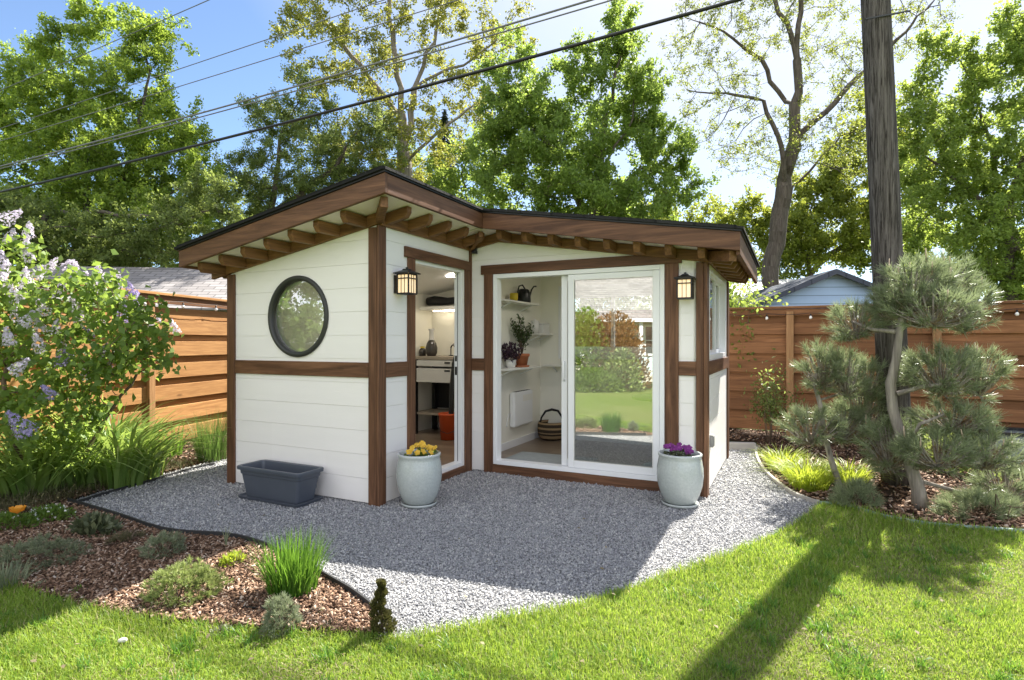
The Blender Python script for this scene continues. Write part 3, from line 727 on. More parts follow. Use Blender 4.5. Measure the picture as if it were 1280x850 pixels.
Z1, Z2 = 1.117, 1.25
belt((-LA + .076, -.032, Z1), (-.093, -.0145, Z2), 'x')
belt((.0145, .071, Z1), (.032, .384, Z2), 'y')
belt((.043, LB - .032, Z1), (.199, LB - .0145, Z2), 'x'); belt((2.278, LB - .032, Z1), (2.433, LB - .0145, Z2), 'x')
belt((LC + .0145, LB + .091, Z1), (LC + .032, BK - .091, Z2), 'y')
def trim(a, b_, ax): MB().b2(a, b_).build('door_casing', M['stain_' + ax], shed, bevel=.004)
trim((.0145, .337, 2.216), (.040, LB - .044, 2.315), 'y'); trim((.0145, .385, .0), (.036, .494, 2.2155), 'z'); trim((.0145, 1.416, .0), (.036, 1.516, 2.2155), 'z')
trim((.163, LB - .040, 2.168), (2.306, LB - .0145, 2.268), 'x'); trim((.2, LB - .036, 0), (.308, LB - .0145, 2.1675), 'z'); trim((2.15, LB - .036, 0), (2.277, LB - .0145, 2.1675), 'z')
MB().b2((.309, LB - .034, .0), (2.149, LB - .001, .104)).build('door_sill', M['stain_x'], shed, bevel=.004)
MB().b2((.001, .495, .0), (.034, 1.415, .085)).build('door_sill', M['stain_y'], shed, bevel=.004)
# round window
b = MB(); n = 64; ro, ri, rr = .383, .345, .335; cx, cz = CW[0], CW[1]
prof = [(.343, -.0005), (.383, -.0145), (.383, -.030), (.372, -.040), (.352, -.040), (.338, -.030), (.333, -.004), (.333, .02), (.343, .02)]
vs = [(cx + r * math.cos(2 * PI * j / n), y, cz + r * math.sin(2 * PI * j / n)) for r, y in prof for j in range(n)]
b.add(vs, [(i * n + j, i * n + (j + 1) % n, (i + 1) * n + (j + 1) % n, (i + 1) * n + j) for i in range(len(prof) - 1) for j in range(n)], True)
rw = b.build('round_window', M['ringframe'], shed)
b = MB(); b.add([(cx + .334 * math.cos(2 * PI * j / n), .004, cz + .334 * math.sin(2 * PI * j / n)) for j in range(n)], [list(range(n))]); b.build('pane', M['glass_round'], rw)
b = MB(); prof = [(.343, .021), (.336, .021), (.336, .089), (.343, .089)]
b.add([(cx + r * math.cos(2 * PI * j / n), y, cz + r * math.sin(2 * PI * j / n)) for r, y in prof for j in range(n)], [(i * n + j, i * n + (j + 1) % n, (i + 1) * n + (j + 1) % n, (i + 1) * n + j) for i in range(len(prof) - 1) for j in range(n)], True); b.build('window_lining', M['vinyl'], rw)
# hinged glazed door in the side wall
b = MB(); v0, v1, z0, z1 = .497, 1.413, .101, 2.213
b.b2((-.09, v0, z0), (.001, v0 + .03, z1)); b.b2((-.09, v1 - .03, z0), (.001, v1, z1)); b.b2((-.09, v0 + .031, z1 - .03), (.001, v1 - .031, z1)); b.b2((-.09, v0 + .031, z0), (.012, v1 - .031, z0 + .025))
dj = b.build('door_jamb', M['vinyl'], shed, bevel=.002)
# the leaf stands open into the room against the near jamb
LW = v1 - v0 - .066; c0, c1 = z0 + .028, z1 - .033; ya = v0 + .002
b = MB(); b.b2((-.092 - .055, ya, c0), (-.092, ya + .035, c1)); b.b2((-.092 - LW, ya, c0), (-.092 - LW + .055, ya + .035, c1)); b.b2((-.092 - LW + .0555, ya, c1 - .05), (-.1475, ya + .035, c1)); b.b2((-.092 - LW + .0555, ya, c0), (-.1475, ya + .035, c0 + .09))
gd = b.build('glazed_door', M['vinyl'], shed, bevel=.002)
b = MB(); b.add([(-.092 - LW + .053, ya + .017, c0 + .088), (-.1455, ya + .017, c0 + .088), (-.1455, ya + .017, c1 - .048), (-.092 - LW + .053, ya + .017, c1 - .048)], [(0, 1, 2, 3)]); b.build('pane', M['glass_clear'], gd)
b = MB(); b.tube([(-.092 - LW + .028, ya + .036, 1.13), (-.092 - LW + .028, ya + .075, 1.13)], .011, 10); b.box((-.092 - LW + .07, ya + .08, 1.13), (.11, .014, .018)); b.build('handle', M['black'], gd, bevel=.003)
b = MB(); b.b2((-.050, v1 - .0325, z0 + .03), (-.044, v1 - .0302, z1 - .032)); b.build('weather_strip', M['black'], dj)
b = MB(); b.b2((-.080, v1 - .034, 1.07), (-.055, v1 - .0302, 1.16)); b.b2((-.078, v1 - .034, 1.22), (-.057, v1 - .0302, 1.28)); b.build('strike_plate', M['black'], dj)
# sliding door
s0, s1, q0, q1 = .312, 2.146, .106, 2.164
b = MB(); w = .045
b.b2((s0, LB - .030, q0), (s0 + w, LB + .08, q1)); b.b2((s1 - w, LB - .030, q0), (s1, LB + .08, q1)); b.b2((s0 + w + .0005, LB - .030, q1 - w), (s1 - w - .0005, LB + .08, q1)); b.b2((s0 + w + .0005, LB - .036, q0), (s1 - w - .0005, LB + .08, q0 + w))
sd = b.build('sliding_door', M['vinyl'], shed, bevel=.003)
def sash(sa, sb, v, glassmat, stile=.062):
    b = MB(); za, zb = q0 + w + .003, q1 - w - .003
    b.b2((sa, v, za), (sa + stile, v + .032, zb)); b.b2((sb - stile, v, za), (sb, v + .032, zb)); b.b2((sa + stile + .0004, v, zb - .055), (sb - stile - .0004, v + .032, zb)); b.b2((sa + stile + .0004, v, za), (sb - stile - .0004, v + .032, za + .07))
    s = b.build('sash', M['vinyl'], sd, bevel=.003)
    b = MB(); b.add([(sa + stile - .002, v + .016, za + .068), (sb - stile + .002, v + .016, za + .068), (sb - stile + .002, v + .016, zb - .053), (sa + stile - .002, v + .016, zb - .053)], [(0, 1, 2, 3)]); b.build('pane', M[glassmat], sd)
    b = MB()
    for x in (sa + stile - .001, sb - stile - .005): b.b2((x, v - .002, za + .07), (x + .006, v - .0002, zb - .055))
    for z in (za + .0695, zb - .0605): b.b2((sa + stile + .006, v - .002, z), (sb - stile - .006, v - .0002, z + .006))
    b.build('glazing_bead', M['led'], sd)
sash(1.175, s1 - w - .002, LB - .022, 'glass_slider')
sash(1.083, s1 - w - .02, LB + .030, 'glass_side')
b = MB(); b.tube([(1.116, LB + .0295, 1.03), (1.116, LB - .004, 1.05), (1.116, LB - .008, 1.13), (1.116, LB - .004, 1.21), (1.116, LB + .0295, 1.23)], .008, 8); b.build('handle', M['vinyl'], sd)
# side window
def window(name, o, a, n, s0, s1, z0, z1, gl, split=True, proud=.02):
    o, a, n = Vector(o), Vector(a), Vector(n)
    def bx(b, sa, sb, za, zb, d0, d1): b.prism([(sa, za), (sb, za), (sb, zb), (sa, zb)], o, a, up, n, d0, d1)
    b = MB(); w = .045
    bx(b, s0, s0 + w, z0, z1, -.09, proud); bx(b, s1 - w, s1, z0, z1, -.09, proud); bx(b, s0 + w, s1 - w, z1 - w, z1, -.09, proud); bx(b, s0 + w, s1 - w, z0, z0 + w, -.09, proud)
    wn = b.build(name, M['vinyl'], shed)
    sm = (s0 + s1) / 2
    for k, (sa, sb) in enumerate(((s0 + w + .001, sm + .02), (sm - .02, s1 - w - .001)) if split else ((s0 + w, s1 - w),)):
        d = -.012 if k == 0 else -.048; st = .04; b = MB(); za, zb = z0 + w + .001, z1 - w - .001
        bx(b, sa, sa + st, za, zb, d - .03, d); bx(b, sb - st, sb, za, zb, d - .03, d); bx(b, sa + st, sb - st, zb - st, zb, d - .03, d); bx(b, sa + st, sb - st, za, za + st, d - .03, d)
        b.build('sash', M['vinyl'], wn)
        b = MB(); bx(b, sa + st, sb - st, za + st, zb - st, d - .0155, d - .015); p = b.v[:4]; g = MB(); g.add(p, [(0, 1, 2, 3)]); g.build('pane', M[gl], wn)
window('side_window', (LC, 0, 0), Y_, X, LB + .222, LB + 1.748, 1.262, 2.168, 'glass_side')
window('back_window', (0, BK, 0), X, Y_, .422, 1.748, 1.282, 2.118, 'glass_clear')
b = MB(); v = BK - .0905
b.b2((.33, v - .018, 1.2), (.42, v, 2.2)); b.b2((1.75, v - .018, 1.2), (1.84, v, 2.2)); b.b2((.4205, v - .018, 2.12), (1.7495, v, 2.2)); b.b2((.4205, v - .03, 1.2), (1.7495, v, 1.28)); b.build('window_trim', M['vinyl'], shed)
b = MB(); b.b2((.0505, LB + .1, .1), (.064, BK - .1, .19)); b.b2((.0645, BK - .105, .1), (LC - .09, BK - .0905, .19)); b.b2((-LA + .0905, BK - .105, .1), (-.06, BK - .0905, .19)); b.build('baseboard', M['vinyl'], shed)
b = MB(); b.box((LC + .03, LB + .33, .47), (.03, .075, .12)); b.box((LC + .047, LB + .33, .47), (.012, .06, .10)); b.build('outlet_cover', M['outlet'], shed, bevel=.004)
b = MB(); b.lathe([(.0, -.001), (.075, -.001), (.08, .004)], 24, (-.85, 1.35, rt(-.85) - .235)); b.build('recessed_and_fill_light', M['downlight_and_fill'], shed)
b = MB(); b.lathe([(.0, -.001), (.075, -.001), (.08, .004)], 24, (1.3, 2.5, rt(1.3) - .235)); b.build('recessed_and_fill_light', M['downlight_and_fill'], shed)  # no lamp seen in this room; light added to brighten it
b = MB(); b.lathe([(.0, -.001), (.075, -.001), (.08, .004)], 24, (-.85, 2.55, rt(-.85) - .235)); b.build('recessed_and_fill_light', M['downlight_and_fill'], shed)  # one light of the left-room pair is real, the other added to brighten

# ------------------------------------------------------------------ wall lanterns, hook
def lantern(label, u, v, z, ang):
    r = empty('wall_lantern', sw(u, v, z), -YAW + ang, label=label, cat='lantern', group='lit black lanterns on the shed walls')
    b = MB(); b.box((0, .007, .0), (.115, .014, .16)); b.box((0, .018, .05), (.05, .01, .05)); b.build('back_plate', M['black'], r, bevel=.003)
    b = MB(); b.tube([(0, .022, .06), (0, .05, .11), (0, .095, .125), (0, .11, .105)], .008, 8); b.build('arm', M['black'], r)
    c = Vector((0, .105, 0)); b = MB(); hw, hh = .062, .085
    for x in (-hw, hw):
        for y in (-hw, hw): b.box(c + Vector((x, y, 0)), (.011, .011, 2 * hh))
    for y in (-hw, hw):
        for z_ in (-hh, hh, .048): b.box(c + Vector((0, y, z_)), (2 * hw - .0115, .009, .010))
        for x in (-.018, .018): b.box(c + Vector((x, y, 0)), (.004, .005, 2 * hh))
    for x in (-hw, hw):
        for z_ in (-hh, hh, .048): b.box(c + Vector((x, 0, z_)), (.009, 2 * hw - .0115, .010))
        for y in (-.018, .018): b.box(c + Vector((x, y, 0)), (.005, .004, 2 * hh))
    b.build('cage', M['black'], r)
    b = MB(); b.lathe([(.066 * 1.414, .092), (.072 * 1.414, .087)], 4); 
    b = MB(); q = [(s * .088, t_ * .088) for s, t_ in ((-1, -1), (1, -1), (1, 1), (-1, 1))]
    b.add([c + Vector((x, y, .091)) for x, y in q] + [c + Vector((x, y, .100)) for x, y in q] + [c + Vector((x * .35, y * .35, .125)) for x, y in q] + [c + Vector((x * .3, y * .3, .137)) for x, y in q],
          [(3, 2, 1, 0)] + [(k * 4 + j, k * 4 + (j + 1) % 4, k * 4 + 4 + (j + 1) % 4, k * 4 + 4 + j) for k in range(3) for j in range(4)] + [(12, 13, 14, 15)])
    b.lathe([(.010, .137), (.014, .148), (.0, .156)], 10, c); b.build('cap', M['black'], r)
    b = MB(); k = hw - .007
    for s in (-1, 1):
        b.add([c + Vector((s * k, -k, -hh)), c + Vector((s * k, k, -hh)), c + Vector((s * k, k, hh)), c + Vector((s * k, -k, hh))], [(0, 1, 2, 3)])
        b.add([c + Vector((-k, s * k, -hh)), c + Vector((k, s * k, -hh)), c + Vector((k, s * k, hh)), c + Vector((-k, s * k, hh))], [(0, 1, 2, 3)])
    b.build('lantern_glass', M['lampglass'], r)
    b = MB(); b.lathe([(.0, -.06), (.018, -.055), (.026, -.035), (.02, -.01), (.012, .01), (.0, .012)], 14, c); b.build('bulb', M['bulb'], r)
    b = MB(); b.box(c + Vector((0, 0, -hh - .004)), (.13, .13, .008)); b.build('base_plate', M['black'], r)
    return r
lantern('lit black lantern on the narrow white wall beside the open glazed doorway', .0145, .245, 1.95, -PI / 2)
lantern('lit black lantern on the white wall right of the sliding door', 2.352, LB - .0145, 1.915, PI)
b = MB(); b.lathe([(.0, .05), (.012, .048), (.014, .03), (.03, .0), (.032, -.03), (.02, -.032), (.0, -.03)], 14); b.box((0, .02, .03), (.02, .05, .02))
o = b.build('eave_spotlight', M['black'], None, sw(.10, LB - .06, 2.43), -YAW); tag(o, 'small black bell shaped spotlight on white wall under the eave corner', 'spotlight')
# ------------------------------------------------------------------ pots and trough in front of the shed
def disc(m, r, z, c=(0, 0)):
    k = 28; m.add([(c[0] + r * math.cos(2 * PI * j / k), c[1] + r * math.sin(2 * PI * j / k), z) for j in range(k)], [list(range(k))]); return m
def pot(label, loc):
    r = empty('ceramic_pot', loc, rng.uniform(0, 3), label=label, cat='plant pot', group='crackled celadon pots by the shed doors')
    MB().lathe([(.10, .022), (.115, .022), (.135, .04), (.165, .10), (.188, .18), (.198, .26), (.195, .33), (.183, .40), (.178, .425), (.186, .437), (.187, .452), (.178, .459), (.168, .452), (.165, .42), (.168, .38)], 48).build('vessel', M['glaze'], r)
    MB().lathe([(.0, .004), (.135, .004), (.150, .012), (.158, .030), (.152, .034), (.146, .022), (.0, .018)], 40).build('saucer', M['glaze'], r)
    disc(MB(), .170, .405).build('soil', M['soil'], r)
    return r
ga, gb = gp(524, 632), gp(850, 632)
pot('pale celadon pot of yellow pansies in front of the glazed side doorway', (ga.x, ga.y, 0.006))
pot('pale celadon pot of purple pansies in front of the right corner post', (gb.x, gb.y, 0.006))
def pansy(label, loc, mat, n, ox=0.0):
    r = empty('pansy_plant', loc, 0, label=label, cat='flowering plant')
    k = 46; a = rng.uniform(0, 2 * PI, k); q = rng.uniform(.0, .14, k)
    c = np.stack([np.cos(a) * q + ox, np.sin(a) * q, rng.uniform(.0, .06, k)], 1)
    v, f = leaf_quads(np.repeat(c, 3, 0) + rng.normal(size=(k * 3, 3)) * .014, .042, .6, .9)
    link('foliage', np_mesh('foliage', v, f), M['lf_cover' if mat != 'fl_purple' else 'lf_bugle'], r)
    for i in range(n):
        a, q = rng.uniform(0, 2 * PI), .125 * math.sqrt(rng.uniform(.0, 1)); cc = np.array([math.cos(a) * q + ox, math.sin(a) * q, rng.uniform(.055, .10) + .03 * (1 - q / .13)])
        nd = unit(np.array([rng.normal() * .5, -.7 + rng.normal() * .4, .7])); s = unit(np.cross(nd, [0, 0, 1.])); t = np.cross(s, nd); b = MB(); R = rng.uniform(.022, .030)
        for j in range(5):
            an = j * 2 * PI / 5 + .3; d = s * math.cos(an) + t * math.sin(an); e = -s * math.sin(an) + t * math.cos(an); w = nd * .006
            b.add([cc, cc + d * R * .55 - e * R * .55 + w, cc + d * R * 1.05 - e * R * .3 + w * rng.uniform(-1, 2), cc + d * R * 1.05 + e * R * .3 + w * rng.uniform(-1, 2), cc + d * R * .55 + e * R * .55 + w], [(0, 1, 2, 3, 4)])
        b.build('blossom', M[mat], r)
    return r
pansy('yellow pansies blooming in the celadon pot by the doorway', (ga.x, ga.y, .415), 'fl_yellow', 12, .02)
pansy('purple pansies blooming in the celadon pot at the right post', (gb.x, gb.y, .415), 'fl_purple', 13)
tr = empty('trough_planter', sw(-.93, -.235, .006), -YAW, label='empty charcoal rectangular plastic trough planter on the gravel under the round window', cat='planter')
def rrect(w, d, r, z, n=5):
    out = []
    for cx, cy, a0 in ((w / 2 - r, d / 2 - r, 0), (-w / 2 + r, d / 2 - r, PI / 2), (-w / 2 + r, -d / 2 + r, PI), (w / 2 - r, -d / 2 + r, 1.5 * PI)):
        out += [(cx + r * math.cos(a0 + PI / 2 * i / n), cy + r * math.sin(a0 + PI / 2 * i / n), z) for i in range(n + 1)]
    return out
def loft(rings, cap=True):
    b = MB(); k = len(rings[0]); vs = [p for q in rings for p in q]
    fs = [(i * k + j, i * k + (j + 1) % k, (i + 1) * k + (j + 1) % k, (i + 1) * k + j) for i in range(len(rings) - 1) for j in range(k)]
    if cap: fs += [list(range(k))[::-1], [(len(rings) - 1) * k + j for j in range(k)]]
    return b.add(vs, fs)
loft([rrect(.64, .215, .03, .022), rrect(.72, .260, .035, .225), rrect(.735, .275, .035, .23), rrect(.742, .281, .035, .262), rrect(.785, .315, .04, .268), rrect(.79, .32, .04, .292), rrect(.78, .31, .04, .300), rrect(.725, .255, .03, .296), rrect(.71, .245, .03, .27), rrect(.645, .205, .03, .06)]).build('tub', M['trough'], tr)
loft([rrect(.70, .26, .03, .0), rrect(.74, .30, .04, .004), rrect(.765, .325, .04, .032), rrect(.745, .31, .04, .034), rrect(.71, .27, .03, .018)]).build('saucer', M['trough'], tr)

# ------------------------------------------------------------------ inside the shed, seen through the openings
def shelf(label, u0, u1, v0, v1, z):
    r = empty('wall_shelf', sw((u0 + u1) / 2, (v0 + v1) / 2, z), -YAW, label=label, cat='shelf', group='white shelves inside the shed')
    MB().box((0, 0, -.011), (abs(u1 - u0), abs(v1 - v0), .022)).build('board', M['shelf'], r, bevel=.003)
    b = MB()
    if abs(v1 - v0) > abs(u1 - u0):
        for s in (-.3, .3): b.beam((-(u1 - u0) / 2 + .004, s * (v1 - v0), -.10), ((u1 - u0) / 2 - .03, s * (v1 - v0), -.026), .012, .012)
    else:
        for s in (-.3, .3): b.beam((s * (u1 - u0), (v1 - v0) / 2 - .004, -.10), (s * (u1 - u0), -(v1 - v0) / 2 + .03, -.026), .012, .012)
    b.build('bracket', M['vinyl'], r); return r
shelf('high white shelf holding the watering can on the left inner wall', .052, .25, 1.95, 2.98, 1.93)
shelf('short white shelf holding white canisters at the back corner', .052, .26, 2.95, 3.42, 1.545)
shelf('middle white shelf holding the terracotta pot on the left inner wall', .052, .27, 1.95, 2.95, 1.115)
shelf('white shelf on the back wall under the inner window', .14, .95, 3.27, 3.438, 1.115)
def watering_can(label, loc, rz, s, mat):
    r = empty('watering_can', loc, rz, label=label, cat='watering can')
    MB().lathe([(.0, .0), (.085 * s, .0), (.092 * s, .02 * s), (.088 * s, .10 * s), (.07 * s, .16 * s), (.05 * s, .175 * s), (.04 * s, .172 * s)], 24).build('body', M[mat], r)
    MB().tube([(.07 * s, 0, .04 * s), (.13 * s, 0, .10 * s), (.17 * s, 0, .18 * s), (.22 * s, 0, .225 * s), (.27 * s, 0, .23 * s)], [.02 * s, .014 * s, .010 * s, .009 * s, .011 * s], 8).build('spout', M[mat], r)
    MB().tube([(-.085 * s, 0, .06 * s), (-.13 * s, 0, .13 * s), (-.10 * s, 0, .205 * s), (-.03 * s, 0, .225 * s), (.045 * s, 0, .165 * s)], .009 * s, 8).build('handle', M[mat], r)
    return r
watering_can('large black watering can with long curved spout on the top shelf', sw(.155, 2.66, 1.93), -YAW + PI / 2 - .2, 1.0, 'blackplastic')
watering_can('small black watering can on the back wall shelf below the inner window', sw(.62, 3.35, 1.115), -YAW - .3, .62, 'blackplastic')
M['yellow'] = plain('yellow_glaze', (.62, .47, .03), .3, .15, 8, .05)
b = MB().lathe([(.0, 0), (.042, 0), (.052, .05), (.052, .10), (.044, .105), (.044, .06)], 20); tag(b.build('flower_pot', M['yellow'], None, sw(.14, 2.40, 1.93), 0), 'small yellow pot beside the black watering can on the top shelf', 'plant pot')
M['whiteware'] = plain('white_glazed_ceramic', (.78, .77, .74), .25, .04, 5, .02)
for lab, u, v, w in (('tall white canister on the short corner shelf', .15, 3.02, .055), ('wide white storage box beside the canister on the corner shelf', .16, 3.24, .075)):
    if 'box' in lab:
        r = empty('storage_box', sw(u, v, 1.545), -YAW, label=lab, cat='storage box'); MB().box((0, 0, .06), (.13, .24, .12)).build('tub', M['whiteware'], r, bevel=.008); MB().box((0, 0, .128), (.138, .25, .014)).build('lid', M['whiteware'], r, bevel=.004)
    else:
        r = empty('canister', sw(u, v, 1.545), 0, label=lab, cat='canister'); MB().lathe([(.0, 0), (w, 0), (w, .15), (w - .004, .153)], 24).build('jar', M['whiteware'], r); MB().lathe([(w + .002, .1535), (w + .002, .168), (.015, .174), (.012, .19), (.0, .192)], 24).build('lid', M['whiteware'], r)
r = empty('potted_plant', sw(.165, 2.58, 1.115), 0, label='sparse tall plant in a terracotta pot on the middle shelf', cat='potted plant')
MB().lathe([(.0, .012), (.062, .012), (.088, .13), (.098, .135), (.10, .165), (.09, .168), (.086, .14)], 24).build('clay_pot', M['terracotta'], r); MB().lathe([(.0, 0), (.09, 0), (.10, .022), (.094, .022), (.085, .010), (.0, .010)], 24).build('saucer', M['terracotta'], r)
disc(MB(), .088, .145).build('soil', M['soil'], r)
b = MB(); cs = []
for k in range(11):
    a = rng.uniform(0, 2 * PI); L = rng.uniform(.25, .50); e = Vector((math.cos(a) * L * .33, math.sin(a) * L * .33, .145 + L)); m_ = Vector((e.x * .35, e.y * .35, .145 + L * .55))
    b.tube([(0, 0, .14), m_, e], [.005, .004, .002], 5); cs += [np.array(m_.lerp(e, t_)) for t_ in np.linspace(-.2, 1, 12)]
b.build('stem', M['stem'], r); cs = np.repeat(np.array(cs), 5, 0); v, f = leaf_quads(cs + rng.normal(size=cs.shape) * .022, .042, .45, .4); link('foliage', np_mesh('foliage', v, f), M['lf_house'], r)
r = empty('potted_plant', sw(.16, 2.28, 1.115), 0, label='bushy dark purple houseplant at the near end of the middle shelf', cat='potted plant')
MB().lathe([(.0, 0), (.05, 0), (.065, .10), (.058, .10)], 20).build('pot', M['whiteware'], r)
cs, _ = ellipsoid_pts(260, (0, 0, .19), (.13, .13, .13)); v, f = leaf_quads(cs, .06, .5, .5); link('foliage', np_mesh('foliage', v, f), M['lf_purple'], r)
b = MB().lathe([(.0, 0), (.022, 0), (.024, .09), (.012, .12), (.008, .15), (.010, .165), (.0, .168)], 14); tag(b.build('spray_bottle', M['whiteware'], None, sw(.42, 3.34, 1.115), 0), 'small white bottle on the back wall shelf beside the little watering can', 'bottle')
r = empty('panel_heater', sw(.075, 2.72, .58), -YAW, label='white electric panel heater mounted low on the left inner wall', cat='heater')
MB().box((.02, 0, 0), (.075, .56, .44)).build('casing', M['vinyl'], r, bevel=.02); MB().box((.0585, .10, .13), (.004, .28, .08)).build('control_panel', M['shelf'], r)
b = MB()
for k in range(9): b.box((.02, -.20 + k * .05, .221), (.05, .022, .004))
b.build('vent', M['ringframe'], r)
b = MB(); b.tube([(-.02, -.285, -.05), (-.015, -.33, -.10), (-.018, -.36, -.2)], .006, 6); b.build('cord', M['vinyl'], r)
def basket_mat():
    t = NT('striped_woven_basket'); s = t.n('SeparateXYZ'); t.l(t.coord(), s.inputs[0])
    zz = t.math('ADD', t.math('MULTIPLY', s.outputs[2], 1 / .26), t.math('MULTIPLY', t.noise(t.coord(), 60, 2), .02))
    A, B = (.40, .28, .15), (.018, .015, .012)
    nd = t.n('ValToRGB'); t.l(zz, nd.inputs[0]); e = nd.color_ramp.elements; nd.color_ramp.interpolation = 'CONSTANT'
    st = [(0, B), (.10, A), (.26, B), (.36, A), (.42, B), (.58, A), (.68, B), (.84, A), (.93, B)]
    while len(e) < len(st): e.new(.5)
    for x, (p, c) in zip(e, st): x.position = p; x.color = (*c, 1)
    w = t.noise(t.coord(scale=(1, 1, 2)), 120, 2)
    return t.done(t.bsdf(t.mix(t.math('MULTIPLY', w, .5), nd.outputs[0], (.15, .1, .06)), .8, t.bump(w, .6, .006), .2))
M['basket'] = basket_mat()
q = gp(686, 549); d = (EYE - .1) / EYE
r = empty('woven_basket', (q.x * d + .04, q.y * d, .101), .3, label='round striped woven basket with dark handle on the shed floor', cat='basket')
MB().lathe([(.0, .004), (.14, .004), (.175, .04), (.195, .12), (.192, .20), (.18, .245), (.172, .245), (.18, .19), (.182, .12), (.16, .05), (.0, .02)], 40).build('bowl', M['basket'], r)
b = MB(); b.tube([(-.17, 0, .21), (-.15, .0, .30), (-.09, 0, .385), (0, 0, .405), (.09, 0, .385), (.15, 0, .30), (.17, 0, .21)], [.012, .013, .016, .019, .016, .013, .012], 8); b.build('handle', M['black'], r)
M['mat'] = plain('pale_blue_floor_mat', (.34, .37, .38), .9, .2, 12, .4)
MB_ = MB().box((0, 0, .006), (.95, .55, .010)); tag(MB_.build('floor_mat', M['mat'], None, sw(.78, 2.02, .10), -YAW, bevel=.004), 'pale blue grey mat on the plank floor just inside the sliding door', 'floor mat')
M['teal'] = plain('pale_teal_paint', (.30, .42, .42), .5, .1, 5, .1)
r = empty('side_table', sw(2.02, 2.15, .10), -YAW, label='pale teal table on a round base behind the right glass panel', cat='table')
MB().lathe([(.0, 0), (.22, 0), (.22, .025), (.05, .05), (.045, .70), (.10, .73)], 30).build('pedestal', M['teal'], r); MB().lathe([(.0, .731), (.33, .731), (.335, .745), (.33, .76), (.0, .76)], 40).build('table_top', M['teal'], r)
# left room
M['bench'] = plain('worn_workbench_top', (.33, .28, .22), .6, .25, 5, .2)
r = empty('potting_bench', sw(-1.10, 3.12, .10), -YAW, label='tall workbench along the back wall seen through the doorway', cat='workbench')
MB().box((.0, 0, 1.10), (1.30, .58, .045)).build('bench_top', M['bench'], r, bevel=.005)
for x in (-.58, .58):
    for y in (-.25, .25): MB().box((x, y, .539), (.06, .06, 1.076)).build('leg', M['black'], r)
MB().box((0, .0, .30), (1.22, .5, .03)).build('lower_shelf', M['bench'], r)
MB().box((0, .275, .68), (1.22, .012, .70)).build('back_panel', M['black'], r)
M['bin'] = plain('white_storage_plastic', (.62, .61, .58), .4, .06, 4, .04)
for lab, z, h in (('shallow white storage bin hung directly under the workbench top', 1.125, .085), ('deep white storage bin below the shallow bin of the workbench', .955, .20)):
    r = empty('storage_bin', sw(-1.10, 3.05, z + (.0 if h < .1 else 0)), -YAW, label=lab, cat='storage bin')
    MB().box((0, 0, 0), (1.05, .46, h)).build('drawer_box', M['bin'], r, bevel=.008); MB().box((0, -.233, h / 2 - .03), (.09, .006, .025)).build('handle', M['black'], r)
M['darkglass'] = plain('smoky_glass', (.05, .045, .04), .08, .2, 8, .02, .6)
r = empty('decanter', sw(-1.52, 3.05, 1.2235), 0, label='tall dark glass decanter with pale neck on the workbench', cat='decanter')
MB().lathe([(.0, 0), (.06, 0), (.085, .05), (.09, .12), (.07, .19), (.04, .235)], 24).build('bottle', M['darkglass'], r); MB().lathe([(.041, .2355), (.034, .28), (.032, .37), (.045, .385), (.045, .40), (.0, .402)], 20).build('neck', M['bin'], r)
r = empty('jar', sw(-1.70, 3.08, 1.2235), 0, label='small dark jar beside the decanter on the workbench', cat='jar'); MB().lathe([(.0, 0), (.05, 0), (.055, .06), (.045, .10), (.03, .115)], 18).build('glass_body', M['darkglass'], r); MB().lathe([(.034, .1155), (.034, .14), (.0, .142)], 16).build('lid', M['yellow'], r)
for k, (u, lab) in enumerate(((-1.28, 'left of two curved metal hooks standing on the workbench'), (-1.18, 'right of two curved metal hooks standing on the workbench'))):
    b = MB(); b.tube([(.0, 0, 0), (0, 0, .10), (.01, 0, .15), (.05, 0, .18), (.09, 0, .17)], .008, 8); b.lathe([(.0, .0), (.035, 0), (.035, .012), (.0, .013)], 16); tag(b.build('metal_hook', M['black'], None, sw(u, 3.2, 1.2235), -YAW), lab, 'hook')
r = empty('overhead_shelf', sw(-.95, 3.25, 1.93), -YAW, label='white overhead shelf with a warm strip light above the workbench', cat='shelf')
MB().box((0, 0, 0), (1.60, .36, .05)).build('board', M['shelf'], r, bevel=.003); MB().box((0, .05, -.033), (1.4, .03, .012)).build('strip_light', M['strip'], r)
b = MB(); pts = [(-.72 + k * .12, .012 * math.sin(k * 2.1), .085 + .008 * math.sin(k * 1.7)) for k in range(13)]; b.tube(pts, [.06 + .012 * math.sin(k * 1.3) for k in range(13)], 12)
for x in (-.35, .1, .45): b.lathe([(.074, -.02), (.078, .0), (.074, .02)], 14, (0, 0, 0))
b = MB(); b.tube(pts, [.062 + .012 * math.sin(k * 1.3) for k in range(13)], 12)
tag(b.build('rolled_tarp', M['black'], None, sw(-.98, 3.22, 1.956), -YAW), 'long black rolled tarp lying on the overhead shelf', 'tarp')
M['orange'] = plain('orange_bucket_plastic', (.56, .085, .02), .4, .12, 5, .05)
bq = sw(-.98, 2.66, .101)
r = empty('bucket', bq, 0, label='orange plastic bucket on the plank floor inside the doorway', cat='bucket')
MB().lathe([(.0, .004), (.105, .004), (.13, .33), (.138, .335), (.138, .36), (.128, .36), (.122, .33), (.10, .02), (.0, .02)], 32).build('pail', M['orange'], r)
b = MB(); b.tube([(-.132, 0, .33), (-.14, -.05, .22), (-.09, -.12, .13), (0, -.142, .10), (.09, -.12, .13), (.14, -.05, .22), (.132, 0, .33)], .004, 6); b.build('bail_handle', M['ringframe'], r)
r = empty('folded_umbrella', bq + Vector((0, 0, .05)), -YAW, label='folded black umbrella standing in the orange bucket', cat='umbrella')
